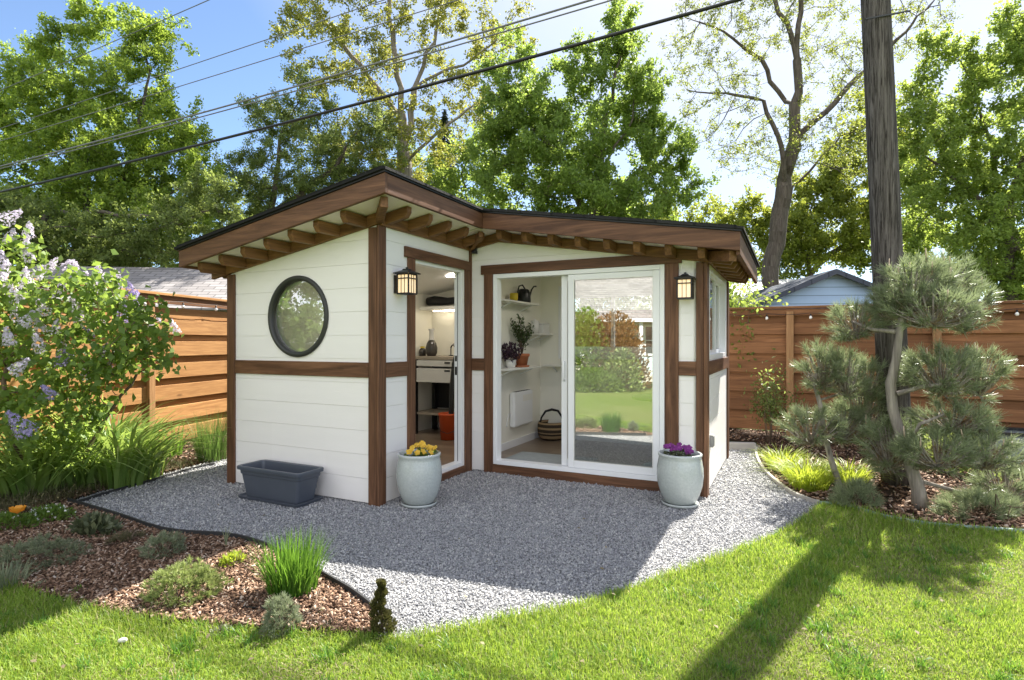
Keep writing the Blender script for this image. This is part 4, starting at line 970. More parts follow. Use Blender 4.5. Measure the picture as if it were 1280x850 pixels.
MB().tube([(.02, .02, .0), (.025, .03, .3), (.04, .05, .62), (.055, .07, .98), (.06, .08, 1.1)], [.01, .035, .05, .04, .014], 10).build('canopy', M['blackplastic'], r); MB().tube([(.06, .08, 1.1), (.063, .083, 1.2), (.03, .07, 1.24), (.0, .06, 1.2)], .011, 8).build('handle', M['black'], r)

# ------------------------------------------------------------------ fences
def fence(name, label, A, B, side, top, mb, mp, group, fb=.20, bay=2.44):
    """horizontal boards, alternately proud and set back, between posts; side = which side the viewer's boards are"""
    A, B = Vector((*A, 0)), Vector((*B, 0)); d = B - A; L = d.length; an = math.atan2(d.y, d.x)
    r = empty(name, A, an, label=label, cat='fence', group=group)
    front, back = MB(), MB(); n = max(1, math.ceil(L / bay)); s = side
    for k in range(n):
        x0, x1 = k * bay + .003, min((k + 1) * bay, L) - .003
        if x1 - x0 < .1: continue
        z = .06; i = 0
        while z + .20 < top - .06:
            w = rng.normal() * .004
            front.box(((x0 + x1) / 2, s * (.028 + w * .3), z + .11), (x1 - x0, .02, fb)); z += .292; i += 1
        z = .06 + .18
        while z < top - .12:
            back.box(((x0 + x1) / 2, -s * .014, z + .075), (x1 - x0, .02, .24)); z += .292
    front.build('board_panel', M[mb], r, bevel=.003); back.build('backing_boards', M[mb], r)
    for k in range(n + 1):
        x = min(k * bay, L); MB().box((x, s * .062, top / 2 - .03), (.10, .045, top - .06)).build('post', M[mp], r, bevel=.005)
    MB().box((L / 2, s * .012, top), (L + .12, .15, .036)).build('cap_rail', M[mb], r, bevel=.004)
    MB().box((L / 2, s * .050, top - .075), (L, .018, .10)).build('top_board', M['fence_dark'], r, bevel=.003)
    return r
fdir = Vector((cY, -sY, 0)); FC = Vector((4.2, 8.62, 0))
FB = FC + fdir * 5.6; FA = FC - fdir * 9.0
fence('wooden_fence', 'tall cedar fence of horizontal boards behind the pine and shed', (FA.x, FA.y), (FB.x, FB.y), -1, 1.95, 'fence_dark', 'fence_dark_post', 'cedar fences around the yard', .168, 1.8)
LF0, LF1 = Vector((-5.16, 4.55, 0)), Vector((-3.95, 11.0, 0))
LN = Vector((.983, -.184, 0))
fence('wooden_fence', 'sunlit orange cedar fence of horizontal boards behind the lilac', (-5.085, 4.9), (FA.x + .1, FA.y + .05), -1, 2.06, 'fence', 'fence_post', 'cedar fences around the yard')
def string_lights(label, pts, nrm, nb):
    r = empty('string_lights', pts[0], 0, label=label, cat='string lights', group='bulb strings under the fence caps')
    a, b_ = Vector(pts[0]), Vector(pts[1]); L = (b_ - a); line = []; b = MB(); bulbs = []
    for k in range(nb + 1):
        p0 = L * (k / nb)
        line += [p0 + L * (t_ / nb) + Vector((0, 0, -.02 * math.sin(PI * t_))) for t_ in ((0, .33, .66) if k < nb else (0,))]
        bulbs.append(p0 + Vector((0, 0, -.012)))
    b.tube(line, .004, 5); b.build('cable', M['black'], r)
    for p in bulbs:
        h = MB().lathe([(.0, 0), (.011, -.002), (.012, -.03), (.0, -.031)], 8, p).build('socket', M['black'], r)
        MB().lathe([(.010, -.031), (.020, -.048), (.022, -.06), (.014, -.076), (.0, -.08)], 10, p).build('bulb', M['led'], h)
fn = Vector((-sY, -cY, 0)) * .085
string_lights('string of small bulbs under the cap of the shaded right fence', (FC - fdir * 1.5 + fn + Vector((0, 0, 1.86)), FB + fn + Vector((0, 0, 1.86))), fn, 12)
ln = LN * .095
fa = Vector((-5.085, 4.9, 0)); fe = Vector((FA.x + .1, FA.y + .05, 0))
string_lights('string of small bulbs under the cap of the sunlit left fence', (fa.lerp(fe, .04) + ln + Vector((0, 0, 1.98)), fa.lerp(fe, .8) + ln + Vector((0, 0, 1.98))), ln, 9)

# ------------------------------------------------------------------ neighbours
def garage(label, loc, rz, w, dp, eave, ridge, wallmat, roofmat, ridge_x, fasmat='vinyl', ov=.25, cat='garage'):
    r = empty('garage', loc, rz, label=label, cat=cat)
    b = MB()
    if ridge_x:   # ridge along local x, slopes to -y and +y
        b.prism([(-dp / 2, 0), (dp / 2, 0), (dp / 2, eave), (0, ridge), (-dp / 2, eave)], (-w / 2, 0, 0), Y_, Z, X, 0, w)
    else:
        b.prism([(-w / 2, 0), (w / 2, 0), (w / 2, eave), (0, ridge), (-w / 2, eave)], (0, -dp / 2, 0), X, Z, Y_, 0, dp)
    b.build('wall', M[wallmat], r)
    half = dp / 2 if ridge_x else w / 2; sl = (ridge - eave) / half; e = half + ov; th = .035
    prof = [(-e, eave - sl * ov + .02), (0, ridge + .02), (e, eave - sl * ov + .02), (e, eave - sl * ov + .02 + th), (0, ridge + .02 + th), (-e, eave - sl * ov + .02 + th)]
    b = MB(); ln_ = (w if ridge_x else dp) / 2 + ov
    if ridge_x: b.prism(prof, (-ln_, 0, 0), Y_, Z, X, 0, 2 * ln_)
    else: b.prism(prof, (0, -ln_, 0), X, Z, Y_, 0, 2 * ln_)
    b.build('roof', M[roofmat], r)
    fz = .085; pf = [(-e - .01, eave - sl * ov + .03), (0, ridge + .03), (e + .01, eave - sl * ov + .03), (e + .01, eave - sl * ov + .03 - fz), (0, ridge + .03 - fz), (-e - .01, eave - sl * ov + .03 - fz)]
    for s in (-1, 1):
        b = MB(); k = s * (ln_ + .001)
        if ridge_x: b.prism(pf, (k, 0, 0), Y_, Z, X, 0, s * .03)
        else: b.prism(pf, (0, k, 0), X, Z, Y_, 0, s * .03)
        b.build('barge_board', M[fasmat], r)
    return r
def lap(name, col, row):
    t = NT(name); s = t.n('SeparateXYZ'); t.l(t.coord(), s.inputs[0])
    fr = t.math('FRACT', t.math('MULTIPLY', s.outputs[2], 1 / row)); e = t.ramp(fr, [(0, (.38, .38, .38)), (.07, (.45, .45, .45)), (.10, (1, 1, 1)), (1, (.93, .93, .93))])
    c = t.mix(1.0, t.mix(t.noise(t.coord(), 3, 4), sc3(col, .92), sc3(col, 1.06)), e, 'MULTIPLY')
    return t.done(t.bsdf(c, .55, t.bump(fr, .5, .015), .3))
M['bluesiding'] = lap('pale_blue_lap_siding', (.38, .53, .74), .17)
M['greysiding'] = lap('grey_lap_siding', (.42, .41, .39), .16)
M['tansiding'] = lap('pale_tan_lap_siding', (.62, .58, .50), .18)
M['slateroof'] = shingle('slate_blue_roof', (.055, .065, .085), (.085, .095, .12))
M['whiteroof'] = plain('pale_metal_roof', (.62, .61, .58), .5, .05, 2, .05)
garage('grey shingled garage roof rising behind the sunlit left fence', (-7.45, 12.6, 0), .10, 5.2, 3.9, 2.12, 3.02, 'greysiding', 'shingle_grey', True)
c = wp(1060, 336, 11.6)
garage('pale blue sided garage gable behind the right fence beside the pole', (c.x, c.y + 2.6, 0), -.10, 3.9, 5.0, 2.02, c.z - .06, 'bluesiding', 'slateroof', False, 'slateroof', .18)
c = wp(985, 349, 17.5)
garage('low building with a white roof left of the blue garage', (c.x - 1.0, c.y + 1.6, 0), -.2, 6.0, 3.4, 2.4, c.z + .08, 'tansiding', 'whiteroof', True)

# ------------------------------------------------------------------ utility pole and wires
PB = Vector(((1122 - CX) / F * 5.7, 5.7, 0)); LEAN = -.0455
def pole_at(z): return Vector((PB.x + LEAN * z, PB.y, z))
r = empty('utility_pole', PB, 0, label='tall weathered wooden utility pole standing behind the pruned pine', cat='utility pole')
b = MB(); zs = [0, .5, 1.2, 2, 3, 4, 5, 6, 7, 8, 9.2]; b.tube([Vector((LEAN * z, 0, z)) for z in zs], [.142 - .0030 * z for z in zs], 20); b.build('shaft', M['pole'], r)
top = Vector((LEAN * 8.4, -.19, 8.4)); MB().beam(top + Vector((-.35, -1.1, 0)), top + Vector((.35, 1.1, 0)), .10, .12).build('crossarm', M['pole'], r)
for k in (-1, -.4, .4, 1): MB().lathe([(.0, 0), (.045, .02), (.05, .06), (.035, .08), (.045, .12), (.0, .14)], 12, top + Vector((.33 * k, 1.05 * k, .06))).build('insulator', M['darkglass'], r)
b = MB(); z = 4.58; b.beam((LEAN * z - .20, -.136, z), (LEAN * z + .24, -.136, z + .08), .014, .014); b.build('step_bolt', M['ringframe'], r)
def wire(label, za, pxa, yb, x_end, rad, sag, mat='black', y_end=17.0):
    """from the pole at height za to a far anchor; pxa = its height where it leaves the view on the left"""
    a = pole_at(za) + Vector((-.15, -.12, 0)); X2 = x_end
    # fraction of the span that meets the left edge of the view
    lo, hi = 0.0, 1.0
    for _ in range(40):
        m_ = (lo + hi) / 2; x = a.x + (X2 - a.x) * m_; y = a.y + (y_end - a.y) * m_
        if (x * F / y + CX) > pxa: lo = m_
        else: hi = m_
    ym = a.y + (y_end - a.y) * lo; zm = EYE + (CY - yb) / F * ym
    z2 = a.z + (zm + sag * 4 * lo * (1 - lo) - a.z) / lo
    pts = []
    for k in range(41):
        s = k / 40; pts.append(Vector((a.x + (X2 - a.x) * s, a.y + (y_end - a.y) * s, a.z + (z2 - a.z) * s - sag * 4 * s * (1 - s))) - a)
    b = MB(); b.tube(pts, rad, 6); o = b.build('power_line', M[mat], None, a); tag(o, label, 'power line', 'overhead lines from the utility pole')
M['greycable'] = plain('grey_cable_sheath', (.16, .16, .165), .5, .1, 5, 0)
wire('thick black overhead cable sagging low across the trees', 5.135, 0, 240, -26, .020, .45)
wire('grey twin cable running just above the thick black one', 5.59, 0, 208, -26, .0125, .40, 'greycable')
wire('thin grey wire twisted below the twin cable', 5.515, 0, 211, -26, .009, .42, 'greycable')
wire('topmost thin wire crossing the blue sky at the upper left', 7.58, 40, 96, -30, .008, .15, 'greycable', 20)
wire('second thin wire from the top against the blue sky', 6.37, 90, 131, -30, .007, .12, 'greycable', 20)
wire('lowest of the three thin wires against the blue sky', 6.02, 110, 143, -30, .007, .12, 'greycable', 20)
# ------------------------------------------------------------------ trees
TG = 'trees behind the fences'
def px_line(pts, y): return [wp(p[0], p[1], y + (p[2] if len(p) > 2 else 0)) for p in pts]
def rooted(px, y, pts):
    g = Vector(((px - CX) / F * y, y, 0)); return [g] + px_line(pts, y)
y = 15.5
tree('broadleaf_tree', 'big yellow green tree filling the upper left corner', 'tree', TG, [rooted(110, y, [(112, 300), (105, 200), (90, 110), (70, 60)]), px_line([(112, 290), (170, 190), (185, 90), (180, 30)], y), px_line([(112, 300), (230, 230), (250, 170)], y)],
     lobes_px([(55, 105, 55, 62), (178, 60, 48, 62), (105, 20, 28, 42), (120, 160, 110, 70), (222, 170, 42, 58), (225, 240, 62, 70), (60, 240, 80, 70), (140, 290, 130, 60), (20, 165, 55, 60), (60, 330, 90, 45)], y), 1100, 88000, .115, .55, 'lf_maple', 'bark', .24, step=.40, kill=.55, spread=.26)
y = 13.2
tree('dark_leafy_tree', 'dark green leafy tree low behind the lilac and left fence', 'tree', TG, [rooted(40, y, [(40, 330), (60, 270)])],
     lobes_px([(40, 300, 80, 50), (130, 320, 70, 38), (205, 300, 60, 45), (265, 270, 40, 50), (-30, 280, 60, 60)], y), 420, 26000, .10, .55, 'lf_dark', 'bark', .14, step=.35, kill=.45, spread=.22)
y = 18.5
tree('small_leaved_tree', 'greyish olive tree with lacy gaps between the left tree and the shed roof', 'tree', TG, [rooted(335, y, [(335, 280), (345, 220), (350, 170)]), px_line([(337, 270), (420, 210), (440, 170)], y)],
     lobes_px([(320, 235, 62, 50), (345, 165, 45, 48), (400, 215, 60, 60), (380, 130, 34, 40), (290, 270, 60, 45), (450, 240, 50, 50), (470, 180, 36, 50), (300, 225, 40, 40)], y), 820, 40000, .10, .5, 'lf_dark', 'bark', .2, step=.38, kill=.5, spread=.22)
y = 20
tree('sycamore_tree', 'tall pale barked tree with sparse yellow green leaves behind the roof peak', 'tree', TG,
     [rooted(512, y, [(510, 300), (505, 190, 0), (500, 110), (490, 40), (482, -60), (480, -130)]), px_line([(506, 185), (520, 110), (545, 40), (560, -50), (575, -130)], y), px_line([(503, 150), (440, 70), (400, 20), (360, -60)], y + .6), px_line([(508, 200), (560, 155), (610, 120), (650, 110)], y - .6), px_line([(505, 215), (450, 195), (400, 190)], y - .4), px_line([(520, 105), (590, 75), (640, 30)], y)],
     lobes_px([(430, 60, 85, 70), (560, 40, 90, 70), (490, -60, 110, 60), (400, 140, 70, 60), (590, 130, 62, 50), (500, 180, 90, 60), (370, 20, 50, 50), (640, 30, 40, 50)], y), 1000, 28000, .125, .6, 'lf_young', 'barkpale', .28, .008, step=.44, kill=.58, spread=.15, thr=.02)
y = 15.0
tree('maple_tree', 'dense fresh green maple with dark limbs above the shed valley', 'tree', TG,
     [rooted(735, y, [(738, 290), (748, 220), (760, 140), (772, 70), (775, 20)]), px_line([(738, 285), (700, 200), (660, 150), (640, 120)], y), px_line([(740, 270), (800, 210), (850, 220)], y), px_line([(750, 215), (790, 150), (800, 90)], y - .4)],
     lobes_px([(770, 60, 42, 52), (640, 95, 40, 55), (700, 95, 36, 55), (655, 160, 70, 50), (770, 140, 72, 60), (700, 200, 95, 55), (830, 200, 50, 40), (625, 225, 50, 48), (850, 245, 42, 32), (740, 255, 100, 38), (800, 265, 60, 30)], y), 1200, 54000, .112, .6, 'lf_dense', 'bark', .22, step=.38, kill=.5, spread=.22)
y = 16.5
tree('locust_tree', 'dark limbed tree with sparse spring leaves left of the utility pole', 'tree', TG,
     [rooted(962, y, [(965, 335), (972, 290), (980, 235), (990, 180), (996, 130), (998, 60), (1000, 0), (1004, -70)]), px_line([(992, 175), (1030, 140), (1075, 95), (1110, 60), (1160, 10), (1190, -40)], y), px_line([(990, 140), (950, 75), (905, 40), (860, 20)], y + .4), px_line([(982, 225), (972, 170), (955, 125), (890, 115)], y - .3), px_line([(998, 70), (975, 15), (950, -50)], y), px_line([(978, 245), (1010, 215), (1050, 170)], y + .5)],
     lobes_px([(890, 60, 62, 62), (960, 10, 75, 60), (1060, 30, 75, 60), (900, 140, 55, 40), (1040, 130, 62, 50), (980, 180, 70, 45), (1140, 30, 50, 50), (960, -60, 100, 40), (870, 110, 30, 50), (920, 190, 40, 30), (1070, 190, 45, 40)], y), 2300, 16000, .095, .45, 'lf_locust', 'bark', .235, .007, step=.36, kill=.44, spread=.11, thr=.014)
y = 13.0
tree('green_shade_tree', 'dense green tree overhanging the right fence at the picture edge', 'tree', TG, [rooted(1265, y, [(1262, 330), (1255, 250), (1235, 170), (1215, 110)]), px_line([(1260, 290), (1200, 230), (1150, 190)], y), px_line([(1258, 260), (1300, 150), (1300, 60)], y)],
     lobes_px([(1225, 120, 55, 65), (1270, 60, 55, 50), (1170, 190, 48, 60), (1250, 200, 80, 70), (1200, 290, 80, 60), (1300, 290, 70, 70), (1150, 290, 36, 62), (1320, 150, 60, 80), (1165, 120, 26, 40), (1160, 240, 40, 50), (1230, 340, 90, 40), (1145, 330, 40, 40), (1200, 60, 26, 30), (1150, 160, 32, 46), (1150, 90, 26, 40), (1148, 230, 30, 40)], y), 1000, 54000, .10, .6, 'lf_right', 'bark', .2, step=.36, kill=.48, spread=.22)
y = 22
tree('hedge_tree', 'bright yellow green trees far behind the blue garage', 'tree', TG, [rooted(1010, y, [(1010, 330), (1015, 290)]), px_line([(1010, 340), (1080, 290)], y)],
     lobes_px([(945, 305, 36, 40), (1000, 300, 52, 45), (1070, 290, 60, 52), (1130, 300, 50, 50), (1050, 230, 46, 40), (1140, 210, 44, 50), (1000, 250, 40, 40), (1090, 150, 36, 40), (925, 280, 36, 36)], y), 600, 34000, .16, .6, 'lf_bright', 'bark', .16, step=.45, kill=.6, spread=.3)
y = 24
tree('leafy_tree', 'far green tree showing between the maple and the sycamore', 'tree', TG, [rooted(585, y, [(585, 320), (590, 260)])],
     lobes_px([(590, 250, 60, 55), (530, 240, 60, 60), (440, 280, 60, 50), (600, 190, 40, 40)], y), 320, 14000, .17, .6, 'lf_right', 'bark', .18, step=.5, kill=.65, spread=.3)
y = 25
tree('leafy_tree', 'far pale green tree low behind the right shed roof corner', 'tree', TG, [rooted(860, y, [(862, 330), (865, 290)])],
     lobes_px([(820, 290, 60, 40), (890, 300, 45, 45), (760, 300, 60, 40)], y), 240, 9000, .17, .6, 'lf_bright', 'bark', .16, step=.5, kill=.65, spread=.3)
def conifer(label, px, y, top_px, w):
    base = Vector(((px - CX) / F * y, y, 0)); h = EYE + (CY - top_px) / F * y
    r = empty('conifer_tree', base, 0, label=label, cat='conifer', group=TG)
    MB().tube([(0, 0, 0), (0, 0, h * .5), (0, 0, h)], [.2, .12, .02], 8).build('trunk', M['bark'], r)
    n = 11000; z = h * (1 - rng.uniform(0, .9, n) ** .75); rad = w * (1 - z / h) ** .8 * (.72 + .28 * np.sin(z * 7 + 2)); a = rng.integers(0, 40, n) * 2 * PI / 40 * 1.618 * 3 + z * .7 + rng.normal(size=n) * .12; q = np.sqrt(rng.uniform(.05, 1, n))
    c = np.stack([np.cos(a) * rad * q, np.sin(a) * rad * q, z - .45 * q * rad + rng.normal(size=n) * .06], 1)
    ax = np.stack([np.cos(a), np.sin(a), np.full(n, -.45)], 1) + rng.normal(size=(n, 3)) * .4
    v, f = leaf_quads(c, .30, .22, .8, ax); link('crown', np_mesh('crown', v, f), M['lf_conifer'], r)
conifer('dark conifer standing behind the pale sycamore', 425, 24, 165, 2.8)
conifer('dark conifer partly hidden right of the sycamore trunk', 556, 26, 140, 2.6)

# ------------------------------------------------------------------ shrubs by the fences
def stems(n, base, spread, h, r0=.012, rr=None, lean=(0, 0)):
    b = MB(); ends = []
    for k in range(n):
        a = rng.uniform(0, 2 * PI); q = rng.uniform(.0, 1) ** .6 * spread; L = h * rng.uniform(.6, 1.05)
        p0 = Vector((math.cos(a) * q * .18, math.sin(a) * q * .18, 0)); p3 = Vector((math.cos(a) * q + lean[0] * L, math.sin(a) * q + lean[1] * L, L)); m1 = p0.lerp(p3, .35) + Vector((0, 0, L * .10)) + Vector(rng.normal(size=3) * .03); m2 = p0.lerp(p3, .7) + Vector((0, 0, L * .05)) + Vector(rng.normal(size=3) * .04)
        b.tube([p0, m1, m2, p3], [r0, r0 * .8, r0 * .55, r0 * .3], 5); ends += [np.array(m1.lerp(m2, t_)) for t_ in (.4, .8)] + [np.array(m2.lerp(p3, t_)) for t_ in (.2, .5, .8, 1)]
    return b, np.array(ends)
lb = Vector((-4.35, 5.45, 0))
lil = empty('lilac_bush', lb, 0, label='large lilac bush with pale purple blossom clusters in front of the left fence', cat='lilac bush')
LP = [(14, 277, 1.5, 5.3, 0), (36, 292, 1.1, 5.3, 0), (30, 310, 1.2, 5.3, 0), (34, 322, 1, 5.2, 0), (3, 328, 1.1, 5, 0), (6, 338, 1, 5, 0), (66, 334, 1, 5.4, 0), (84, 334, .9, 5.5, 0), (94, 336, .8, 5.5, 0), (32, 354, 1.4, 5, 0), (3, 354, 1.1, 4.9, 0), (124, 344, 1, 5.6, 0), (105, 350, 1, 5.5, 0), (145, 354, 1.6, 5.7, 0), (163, 367, 1.3, 5.7, 1), (171, 373, .8, 5.8, 1), (52, 388, 1.2, 5, 0), (155, 391, 1.2, 5.6, 1), (160, 409, 1.3, 5.6, 1), (189, 411, .7, 5.8, 0), (217, 413, 1.1, 5.9, 0), (49, 411, 1.1, 5, 0), (48, 434, 1.3, 4.9, 0), (76, 435, .9, 5.1, 0), (131, 441, 1, 5.4, 1), (84, 448, 1, 5.1, 1), (75, 454, 1, 5, 1), (140, 456, 1, 5.5, 1), (129, 443, .8, 5.4, 0), (150, 402, 1.2, 5.5, 1), (60, 493, 1, 4.8, 1), (24, 537, 1.8, 4.5, 1), (198, 400, .6, 5.8, 0), (20, 395, 1, 4.9, 0), (110, 420, .9, 5.3, 1), (14, 300, 1.1, 5.2, 0), (50, 345, 1.1, 5.2, 0), (18, 372, 1.2, 4.9, 0), (78, 362, 1, 5.2, 0), (118, 362, 1.1, 5.4, 0), (134, 372, 1, 5.5, 0), (92, 385, 1.1, 5.2, 0), (36, 402, 1.2, 4.9, 0), (125, 402, 1, 5.4, 0), (70, 412, 1, 5, 0), (10, 425, 1.2, 4.8, 0), (100, 402, 1, 5.2, 0), (26, 462, 1.2, 4.7, 0), (106, 470, .9, 5.2, 0), (176, 392, .9, 5.7, 0), (182, 432, .8, 5.7, 0)]
cl = lobes_px([(30, 330, 34, 45), (70, 385, 70, 40), (140, 385, 50, 30), (30, 440, 60, 50), (110, 440, 70, 40), (170, 430, 40, 35), (205, 455, 16, 10), (50, 510, 70, 45), (15, 400, 40, 60), (-60, 420, 70, 90), (120, 350, 40, 16), (190, 400, 26, 22)], 5.25, .9)
att = np.concatenate([ellipsoid_pts(max(10, int(1500 * r[0] * r[2])), c, r, .2)[0] for c, r in cl] + [np.array([wp(a[0], a[1] + 12, a[3]) for a in LP])])
P, par = colonize([[lb, lb + Vector((.05, 0, .5)), lb + Vector((.1, 0, .9))], [lb + Vector((.1, .0, .0)), lb + Vector((.35, .1, .6)), lb + Vector((.6, .25, 1.1))], [lb + Vector((-.05, -.1, 0)), lb + Vector((-.2, -.3, .6)), lb + Vector((-.15, -.4, 1.2))]], att, .12, 2.5, .16, up=.1)
me, R = limbs_mesh('stem', P - np.array(lb), par, .003, .028); link('stem', me, M['stem'], lil)
thin = P[R < .012]; w = rng.poisson(15, len(thin)); c = np.repeat(thin, w, 0); c = c + rng.normal(size=c.shape) * .065
v, f = leaf_quads(c - np.array(lb), .078, .68, .5); link('foliage', np_mesh('foliage', v, f), M['lf_lilac'], lil)
for px, py, s, yy, deep in LP:
    tip = np.array(wp(px, py - 4 * s, yy)); s *= 1.15; n = int(95 * s); L = .115 * s; ax = unit(np.array([rng.normal() * .35, rng.normal() * .35, 1.]))
    t_ = rng.uniform(0, 1, n); q = .042 * s * (1 - t_) ** .7 * (.5 + .5 * np.minimum(1, t_ * 8)); a = rng.uniform(0, 2 * PI, n); e1 = unit(np.cross(ax, [1., .2, 0])); e2 = np.cross(ax, e1)
    c = tip - ax * L / 2 + ax * (t_ * L)[:, None] + (e1 * np.cos(a)[:, None] + e2 * np.sin(a)[:, None]) * q[:, None] + rng.normal(size=(n, 3)) * .006
    nd = (e1 * np.cos(a)[:, None] + e2 * np.sin(a)[:, None]) + ax * .3; s1 = unit(np.cross(nd, rdir(n))); s2 = unit(np.cross(nd, s1))
    vv, ff = [], []
    for d_ in (s1, s2): vv.append(np.stack([c - d_ * .012, c + np.cross(unit(nd), d_) * .005, c + d_ * .012, c - np.cross(unit(nd), d_) * .005], 1).reshape(-1, 3))
    V = np.concatenate(vv); o = link('blossom', np_mesh('blossom', V - np.array(lb), np.arange(len(V)).reshape(-1, 4)), M['fl_lilac_deep' if deep else 'fl_lilac'], lil)
def clump(name, label, cat, loc, n, r, h, lean, w, mat, segs=4, droop=1.7, group=None, sx=1.0, outward=True, part='foliage'):
    a = rng.uniform(0, 2 * PI, n); q = np.sqrt(rng.uniform(0, 1, n)) * r; p = np.stack([np.cos(a) * q * sx, np.sin(a) * q, np.zeros(n)], 1)
    az = (a if outward else rng.uniform(0, 2 * PI, n)) + rng.normal(size=n) * .5
    ln_ = rng.uniform(lean[0], lean[1], n) * (.35 + .65 * q / r)
    v, f = blades(p, az, rng.uniform(h[0], h[1], n), ln_, w, segs, droop)
    o = link(name, np_mesh(name, v, f), M[mat], None, loc); return tag(o, label, cat, group)
DG = 'arching daylily clumps along the left fence'
for i, (px, py, n, r, hh, lab) in enumerate([(150, 606, 210, .26, .84, 'tallest arching daylily clump at the right end of the left border'), (95, 610, 200, .26, .78, 'arching daylily clump under the middle of the lilac'), (40, 620, 200, .24, .72, 'arching daylily clump at the far left under the lilac'), (124, 597, 190, .26, .90, 'rear daylily clump against the lilac stems'), (182, 598, 120, .15, .64, 'small arching daylily clump nearest the gravel edge')]):
    clump('daylily_plant', lab, 'daylily', gp(px, py), n, r, (hh * .65, hh * 1.18), (.4, 1.5), .040, 'lf_lily', 7, 2.1, DG)
clump('iris_plant', 'small clump of pale green iris blades in front of the left fence', 'iris', gp(217, 572), 26, .09, (.3, .5), (.1, .8), .022, 'lf_clump', 4, 1.8)
clump('rush_plant', 'upright fine stemmed green plant beside the left shed corner post', 'rush plant', gp(264, 576), 520, .17, (.32, .70), (.05, .5), .0055, 'lf_fine', 3, 1.4)
n = 9000; p = scatter(leftbed, n, .6, 4.3, 6.6, 1.05); k = p[:, 0] < -3.05; p = p[k]; v, f = blades(np.concatenate([p, np.full((len(p), 1), .01)], 1), rng.uniform(0, 2 * PI, len(p)), rng.uniform(.05, .20, len(p)), rng.uniform(.2, 1.4, len(p)), .006, 2)
tag(link('weeds', np_mesh('weeds', v, f), M['lf_weed']), 'tangle of low dry weeds along the front of the left border', 'weeds', kind='stuff')
# golden grass clumps
HG = 'golden grass clumps beside the gravel'
for px, py, n, r, hh, lab in [(1010, 611, 520, .17, .40, 'front golden grass clump at the gravel edge beside the pine'), (978, 588, 330, .15, .34, 'rear golden grass clump at the bend of the gravel path'), (1062, 607, 260, .14, .36, 'golden grass clump half hidden behind the leaning pine stem')]:
    clump('golden_grass', lab, 'ornamental grass', gp(px, py), n, r, (hh * .6, hh * 1.05), (.5, 1.5), .010, 'lf_hakone', 5, 1.8, HG)
# front bed
clump('clumping_grass', 'thick clump of bright upright green blades in the mulch bed', 'grass clump', gp(366, 744), 620, .125, (.20, .40), (.05, .55), .0075, 'lf_clump', 4, 1.5)
def mound(name, label, cat, loc, rx, ry, h, ntuft, nn, L, W, mat, group=None, branches=9):
    r = empty(name, loc, rng.uniform(0, 1), label=label, cat=cat, group=group)
    b, ends = stems(branches, loc, rx * .85, h * .8, .006); b.build('stem', M['stem'], r)
    d = rdir(ntuft, .55); d[:, 2] = np.abs(d[:, 2]); k = rng.uniform(.55, 1, (ntuft, 1)) ** .5; lump = 1 + .16 * np.sin(d[:, :1] * 7 + 1) * np.sin(d[:, 1:2] * 6)
    c = d * k * lump * np.array([rx, ry, h]) ; c[:, 2] = np.maximum(c[:, 2], .01)
    v, f = needles(c, unit(d + np.array([0, 0, .45])), nn, L, W, .55, .2); link('foliage', np_mesh('foliage', v, f), M[mat], r); return r
mound('dwarf_pine', 'rounded dwarf mugo pine in the sunlit middle of the mulch bed', 'dwarf pine', gp(230, 750), .205, .18, .20, 330, 26, .030, .0034, 'lf_mugo')
mound('low_juniper', 'wide grey green low shrub at the shaded left end of the mulch bed', 'shrub', gp(48, 708), .27, .2, .17, 340, 24, .028, .003, 'lf_sage')
mound('dwarf_pine', 'small dusky dwarf pine at the shaded back of the mulch bed', 'dwarf pine', gp(205, 697), .13, .11, .16, 130, 24, .034, .0032, 'lf_grey')
mound('small_fir', 'small feathery grey green conifer at the front of the mulch bed', 'small conifer', gp(352, 790), .085, .08, .17, 170, 24, .030, .0026, 'lf_grey')
mound('heather_plant', 'dry grey brown tuft behind the shaded part of the mulch bed', 'heather', gp(158, 680), .12, .07, .07, 60, 14, .04, .003, 'lf_weed')
def leafy(name, label, cat, loc, rx, ry, h, n, L, W, mat, group=None, up=.6, flowers=None):
    r = empty(name, loc, rng.uniform(0, 3), label=label, cat=cat, group=group)
    b, e = stems(8, loc, rx * .8, h * .7, .003); b.build('stem', M['stem'], r)
    d = rdir(n, .6); d[:, 2] = np.abs(d[:, 2]); k = rng.uniform(.3, 1, (n, 1)) ** .5; c = d * k * np.array([rx, ry, h]) + np.array([0, 0, .01])
    v, f = leaf_quads(c, L, W, up, d + rng.normal(size=(n, 3)) * .5 + np.array([0, 0, .4])); link('foliage', np_mesh('foliage', v, f), M[mat], r)
    if flowers:
        fm, fn_, fs = flowers; d = rdir(fn_, 1.2); d[:, 2] = np.abs(d[:, 2]); c = d * np.array([rx, ry, h]) * 1.04
        v, f = leaf_quads(np.repeat(c, 3, 0) + rng.normal(size=(fn_ * 3, 3)) * fs * .3, fs, .8, 1.5); link('blossom', np_mesh('blossom', v, f), M[fm], r)
    return r
leafy('bugle_plant', 'dark bronze leaved clump at the gravel corner of the mulch bed', 'leafy plant', gp(118, 668), .24, .14, .14, 330, .075, .42, 'lf_bugle')
leafy('candytuft_plant', 'green mat with tiny white flowers at the left edge of the bed', 'flowering plant', gp(62, 652), .24, .17, .12, 900, .035, .4, 'lf_cover', flowers=('fl_white', 40, .016))
leafy('candytuft_plant', 'green leafy mat at the far left picture edge above the orange poppy', 'flowering plant', gp(6, 664), .25, .16, .13, 800, .035, .4, 'lf_cover', flowers=('fl_white', 14, .015))
leafy('euphorbia_plant', 'small yellow green perennial behind the dwarf mugo pine', 'perennial', gp(290, 709), .10, .07, .085, 240, .045, .3, 'lf_hakone')
SG = 'small seedlings in the mulch'
